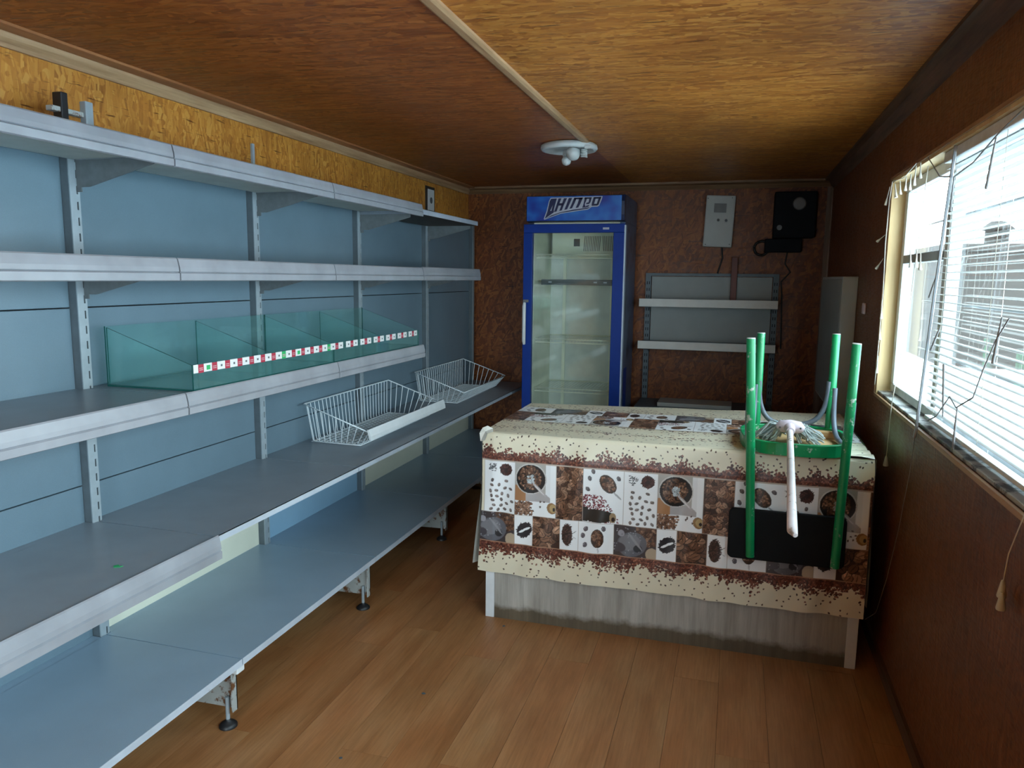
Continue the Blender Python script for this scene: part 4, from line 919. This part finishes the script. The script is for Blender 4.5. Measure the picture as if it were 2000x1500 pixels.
x, kd = .013, 0
while x < CLW: x = row1(cf, x, z2c(.725), 1, kd % 4); kd += 1
x, kd = -.022, 0
while x < CLW: x = row2(cf, x, z2c(.495), 1, kd % 5); kd += 1
cf.rect(0, CLW, z2c(.722), z2c(.727), (.50, .42, .36)); cf.rect(0, CLW, z2c(.4935), z2c(.4955), (.5, .44, .4)); cf.rect(0, CLW, z2c(.360), z2c(.3635), (.40, .22, .14))
TD = 1.06
ctp = Canvas(CLW, TD, .002, .003, CREAM)  # canvas y = 0 at the front edge of the counter
border(ctp, 0, CLW, 0, .16, 1, False); border(ctp, 0, CLW, .16, .30, 1, False)
border(ctp, 0, CLW, 1.0, .68, 1, False)
x, kd = -.02, 2
while x < CLW: x = row1(ctp, x, .31, -1, kd % 4); kd += 1
x, kd = -.06, 3
while x < CLW: x = row2(ctp, x, .54, -1, kd % 5); kd += 1
ctp.rect(0, CLW, .302, .308, (.07, .03, .02))
def cloth_part(cv, nx, ny, fn, name, mat, parent, flip=False):
    U_, V_ = np.meshgrid(np.arange(nx)*cv.rx, np.arange(ny)*cv.ry)
    P = fn(U_, V_); me = bpy.data.meshes.new(name)
    off = ROOTLOC[parent.name]; P = P-np.array(off)
    n = nx*ny; me.vertices.add(n); me.vertices.foreach_set('co', P.reshape(-1).astype(np.float32))
    idx = np.arange(n).reshape(ny, nx); q = np.stack([idx[:-1, :-1], idx[:-1, 1:], idx[1:, 1:], idx[1:, :-1]], -1).reshape(-1, 4)
    if flip: q = q[:, ::-1]
    nf = len(q); me.loops.add(nf*4); me.polygons.add(nf)
    me.loops.foreach_set('vertex_index', q.reshape(-1).astype(np.int32)); me.polygons.foreach_set('loop_start', np.arange(0, nf*4, 4, dtype=np.int32))
    me.polygons.foreach_set('use_smooth', np.ones(nf, dtype=bool)); me.update(calc_edges=True)
    ca = me.color_attributes.new('print', 'FLOAT_COLOR', 'POINT'); c4_ = np.ones((n, 4), np.float32); c4_[:, :3] = cv.a[:ny, :nx].reshape(-1, 3); ca.data.foreach_set('color', c4_.reshape(-1))
    me.materials.append(mat); o = bpy.data.objects.new(name, me); COL.objects.link(o); o.parent = parent; return o
mcl, nt, b = nodes('oilcloth'); at = nt.nodes.new('ShaderNodeAttribute'); at.attribute_name = 'print'; nt.links.new(at.outputs['Color'], b.inputs['Base Color']); b.inputs['Roughness'].default_value = .33; b.inputs['Specular IOR Level'].default_value = .5
n_ = noise_node(nt, mapping(nt).outputs[0], 60, 3); bump(nt, b, n_.outputs[0], .08, .001)
tb = thing('oilcloth', 'coffee bean patchwork oilcloth draped over the long counter', 'tablecloth', (-.25, 3.4, .835))
def f_front(u, v):
    x = CX+u; d = FH-v                     # d = distance below the top edge
    wob = .004*np.sin(u*9+1)+.003*np.sin(u*23)+.0025*np.sin(u*51+d*9)
    y = 3.008-.012*np.clip(d/.1, 0, 1)+wob*np.clip(d/.25, 0, 1)*.9+.003*np.sin(u*34+d*16)*np.clip(d/.3, 0, 1)
    rc = np.clip((u-1.36)/.19, 0, 1); y = y-.012*rc*np.sin(d*30+u*20)*np.clip(1-d/.3, 0, 1)      # gathered fold by the right corner
    z = .8385-d+.012*np.clip((u-.9)/.65, 0, 1)*0
    c = np.clip(1-d/.012, 0, 1); y = y+.010*c*c; 
    z = z-.002*(np.sin(u*40)*.5+.5)*np.clip(d/.6, 0, 1)
    left = np.clip(1-u/.05, 0, 1); x = x-.018*left*np.clip((d-.3)/.3, 0, 1); y = y+.010*left
    return np.stack([x, y, z], -1)
def f_top(u, v):
    far = np.interp(u, [0, CLW], [CYL+.008, CYR+.010]); x = CX+u; y = 3.018+v
    z = .8385+.0012*np.sin(u*14+v*4)+.0008*np.sin(v*40+u*7)+.0012
    rc = np.clip((u-1.30)/.2, 0, 1)*np.clip(1-v/.3, 0, 1); z = z+.012*rc*np.abs(np.sin(v*34-u*14))
    over = np.clip(v+3.018-far, 0, None); y = np.minimum(y, far+.002+.02*np.clip(over, 0, .02)); z = z-over*.9
    z = z-.002*np.clip(1-v/.006, 0, 1)
    return np.stack([x, y, z], -1)
cloth_part(cf, int(CLW/.002), int(FH/.002)+1, f_front, 'front_drop', mcl, tb)
cloth_part(ctp, int(CLW/.002), int(TD/.003), f_top, 'top_cover', mcl, tb)
# side drops (plain back of the cloth shows at the flared corner)
M_CLB = plain('cloth_back', (.62, .60, .54), .6)
m = MB(); N = 24
for i in range(N):
    for j in range(10):
        pass
vs, fs = [], []
for i in range(N+1):
    t_ = i/N; yy = 3.012+t_*(CYL-3.01)
    for j in range(9):
        d = .60*j/8; flare = .045*max(0, 1-t_*3.2)*max(0, (d-.25)/.35)+.006*math.sin(t_*18+d*5)*(d/.6)
        vs.append((CX-.003-flare, yy+.02*d*(1-t_), .839-d-(.03*math.sin(t_*9)**2)*(d/.6)))
for i in range(N):
    for j in range(8): fs.append((i*9+j, (i+1)*9+j, (i+1)*9+j+1, i*9+j+1))
m.add(vs, fs, 0, True); m.build('side_drop', M_CLB, tb, recalc=False)
vs, fs = [], []
for i in range(N+1):
    t_ = i/N; yy = 3.012+t_*(CYR-3.01)
    for j in range(9):
        d = .58*j/8; vs.append((CX+CLW+.004+.008*math.sin(t_*22+d*4)*(d/.6), yy, .839-d))
for i in range(N):
    for j in range(8): fs.append((i*9+j, i*9+j+1, (i+1)*9+j+1, (i+1)*9+j))
m = MB(); m.add(vs, fs, 0, True); m.build('side_drop', M_CLB, tb, recalc=False)
# crumpled corner where the cloth is pinned
m = MB(); pts = [(CX-.006, 3.000, .80), (CX-.012, 3.004, .835), (CX-.004, 3.02, .856), (CX+.012, 3.04, .862), (CX+.034, 3.05, .850), (CX+.045, 3.02, .842), (CX+.026, 2.998, .838), (CX+.018, 2.990, .808)]
c0 = Vector((CX+.012, 3.012, .843)); m.add([c0]+pts, [(0, i+1, (i+1) % 8+1) for i in range(8)], 0); m.build('pinned_corner', M_CLB, tb)

# ------------------------------------------------------------------ upside-down chair on the counter
ch = thing('chair', 'green-legged chair standing upside down on the counter with backrest hanging', 'chair', (.24, 3.15, .84))
zt = .8425
def leg(a, b_, r=.0165, tip=True):
    a, b_ = Vector(a), Vector(b_); o = MB().tube([a, a.lerp(b_, .5), b_], [r*1.0, r*1.03, r], 16).build('leg', M_GREEN, ch)
    d = (b_-a).normalized(); MB().tube([b_-d*.001, b_+d*.003], [r*1.0, r*.95], 16).build('leg_end', M_TIP, o)
    return o
leg((.098, 2.939, .440), (.057, 2.939, 1.284)); leg((.402, 2.939, .432), (.421, 2.939, 1.276))
leg((.105, 3.345, zt+.004), (.106, 3.37, 1.276)); leg((.395, 3.345, zt+.004), (.402, 3.37, 1.281))
# seat: rounded plate lying on its face, green rim standing up round the bare plywood
def seat_outline(k, grow=0):
    pts = []
    for i in range(k):
        a = 2*math.pi*i/k; ca, sa = math.cos(a), math.sin(a)
        ex = 3.0; rx_, ry_ = .205+grow, .208+grow
        r = (abs(ca)**ex+abs(sa)**ex)**(-1/ex); pts.append((.248+rx_*r*ca*(1.0-.06*sa*-1), 3.165+ry_*r*sa))
    return pts
oo, oo2, ii = seat_outline(48, -.004), seat_outline(48, .002), seat_outline(48, -.016)
m = MB(); m.prism(oo, 'z', zt, zt+.010); m.build('seat', M_PLY, ch)
vs = [(*p, zt-.0005) for p in oo2]+[(*p, zt+.048) for p in oo2]+[(*p, zt+.048) for p in ii]+[(*p, zt+.0105) for p in ii]; n = 48
m = MB(); m.add(vs, [(r_*n+i, r_*n+(i+1) % n, (r_+1)*n+(i+1) % n, (r_+1)*n+i) for r_ in range(3) for i in range(n)]+[(3*n+i, 3*n+(i+1) % n, (i+1) % n, i) for i in range(n)], 0, False)
m.build('seat_rim', M_GREEN, ch, .003)
MB().box((.26, 3.30, zt+.0105), (.42, 3.335, zt+.040), 0, Rz(-.2)).build('corner_block', M_PLY, ch, .003)
# backrest: padded curved board hanging below, in front of the counter cloth
bp_ = []
for (qx, qz, a0) in ((.416, .600, 0), (.034, .600, 90), (.034, .442, 180), (.416, .442, 270)):
    for k in range(6):
        a = math.radians(a0+18*k); bp_.append((qx+.022*math.cos(a), qz+.022*math.sin(a)))
m = MB(); m.prism(bp_, 'y', 2.957, 2.974); m.build('backrest', M_BACK, ch, .004)
# bent grey tube stretchers
def utube(a, b_, drop, nm='stretcher'):
    a, b_ = Vector(a), Vector(b_); pts = []
    for i in range(29):
        th = math.pi*i/28; c_, s_ = math.cos(th), math.sin(th)
        t_ = .5-.5*math.copysign(abs(c_)**.62, c_); p = a.lerp(b_, t_); p.z -= drop*abs(s_)**.75; pts.append(p)
    MB().tube(pts, .0105, 10).build(nm, M_TUBE, ch)
utube((.110, 3.352, 1.075), (.385, 3.352, 1.085), .185)
utube((.062, 2.962, 1.06), (.095, 3.345, 1.06), .19); utube((.428, 2.962, 1.06), (.408, 3.345, 1.06), .19)

# ------------------------------------------------------------------ mop lying on the upturned seat
mp_ = thing('mop', 'grey string mop lying on the upturned chair with whitewashed handle pointing out', 'mop', (.22, 3.12, .88))
hb, ht = Vector((.222, 3.05, .925)), Vector((.165, 1.98, .868))
MB().tube([hb, hb.lerp(ht, .5), ht, ht+(ht-hb).normalized()*.02+Vector((.008, 0, -.006))], [.0115, .0125, .0135, .006], 14).build('handle', M_MOPH, mp_)
hx = MB(); hx.tube([(.175, 3.10, .925), (.19, 3.10, .93), (.225, 3.10, .933), (.26, 3.10, .928), (.276, 3.10, .922)], [.012, .024, .026, .024, .012], 16); hd_ = hx.build('head_clamp', M_MOPP, mp_)
MB().tube([hb+Vector((0, .03, .003)), hb-Vector((0, .03, 0))], [.022, .016], 14).build('ferrule', M_MOPP, mp_)
for xx in (.186, .262): MB().lathe([(.004, 0), (.004, .003)], (xx, 3.076, .930), (0, -1, 0), 8).build('rivet', M_INK, hd_)
m = MB()
for i in range(150):
    a = math.radians(U(-60, 240)); L = U(.085, .15); c0 = Vector((.225+U(-.035, .035), 3.125+U(-.01, .03), .925+U(-.008, .008)))
    e = Vector((.225+math.cos(a)*L*.95, 3.15+math.sin(a)*L*.75, zt+.016+U(0, .03))); md = c0.lerp(e, .5)+Vector((0, 0, U(.01, .035))); q = c0.lerp(e, .82)+Vector((U(-.01, .01), U(-.01, .01), U(.0, .012)))
    m.tube([c0, md, q, e], U(.0028, .004), 5)
o = m.build('yarn', M_STR, mp_); o['kind'] = 'stuff'

# small litter on the floor
for i, (x, y) in enumerate(((-1.02, 2.35), (-1.12, 1.93), (-.9, 2.95))):
    pts = [(x+.008*math.cos(a)*U(.6, 1.2), y+.006*math.sin(a)*U(.6, 1.2)) for a in np.linspace(0, 6.28, 7)[:-1]]
    tag(MB().prism(pts, 'z', .0002, .002).build('debris_crumb', M_INK), ['dark crumb on the floor in front of the second shelf foot', 'dark crumb on the floor nearest the viewer', 'dark crumb on the floor left of the counter post'][i], 'crumb')
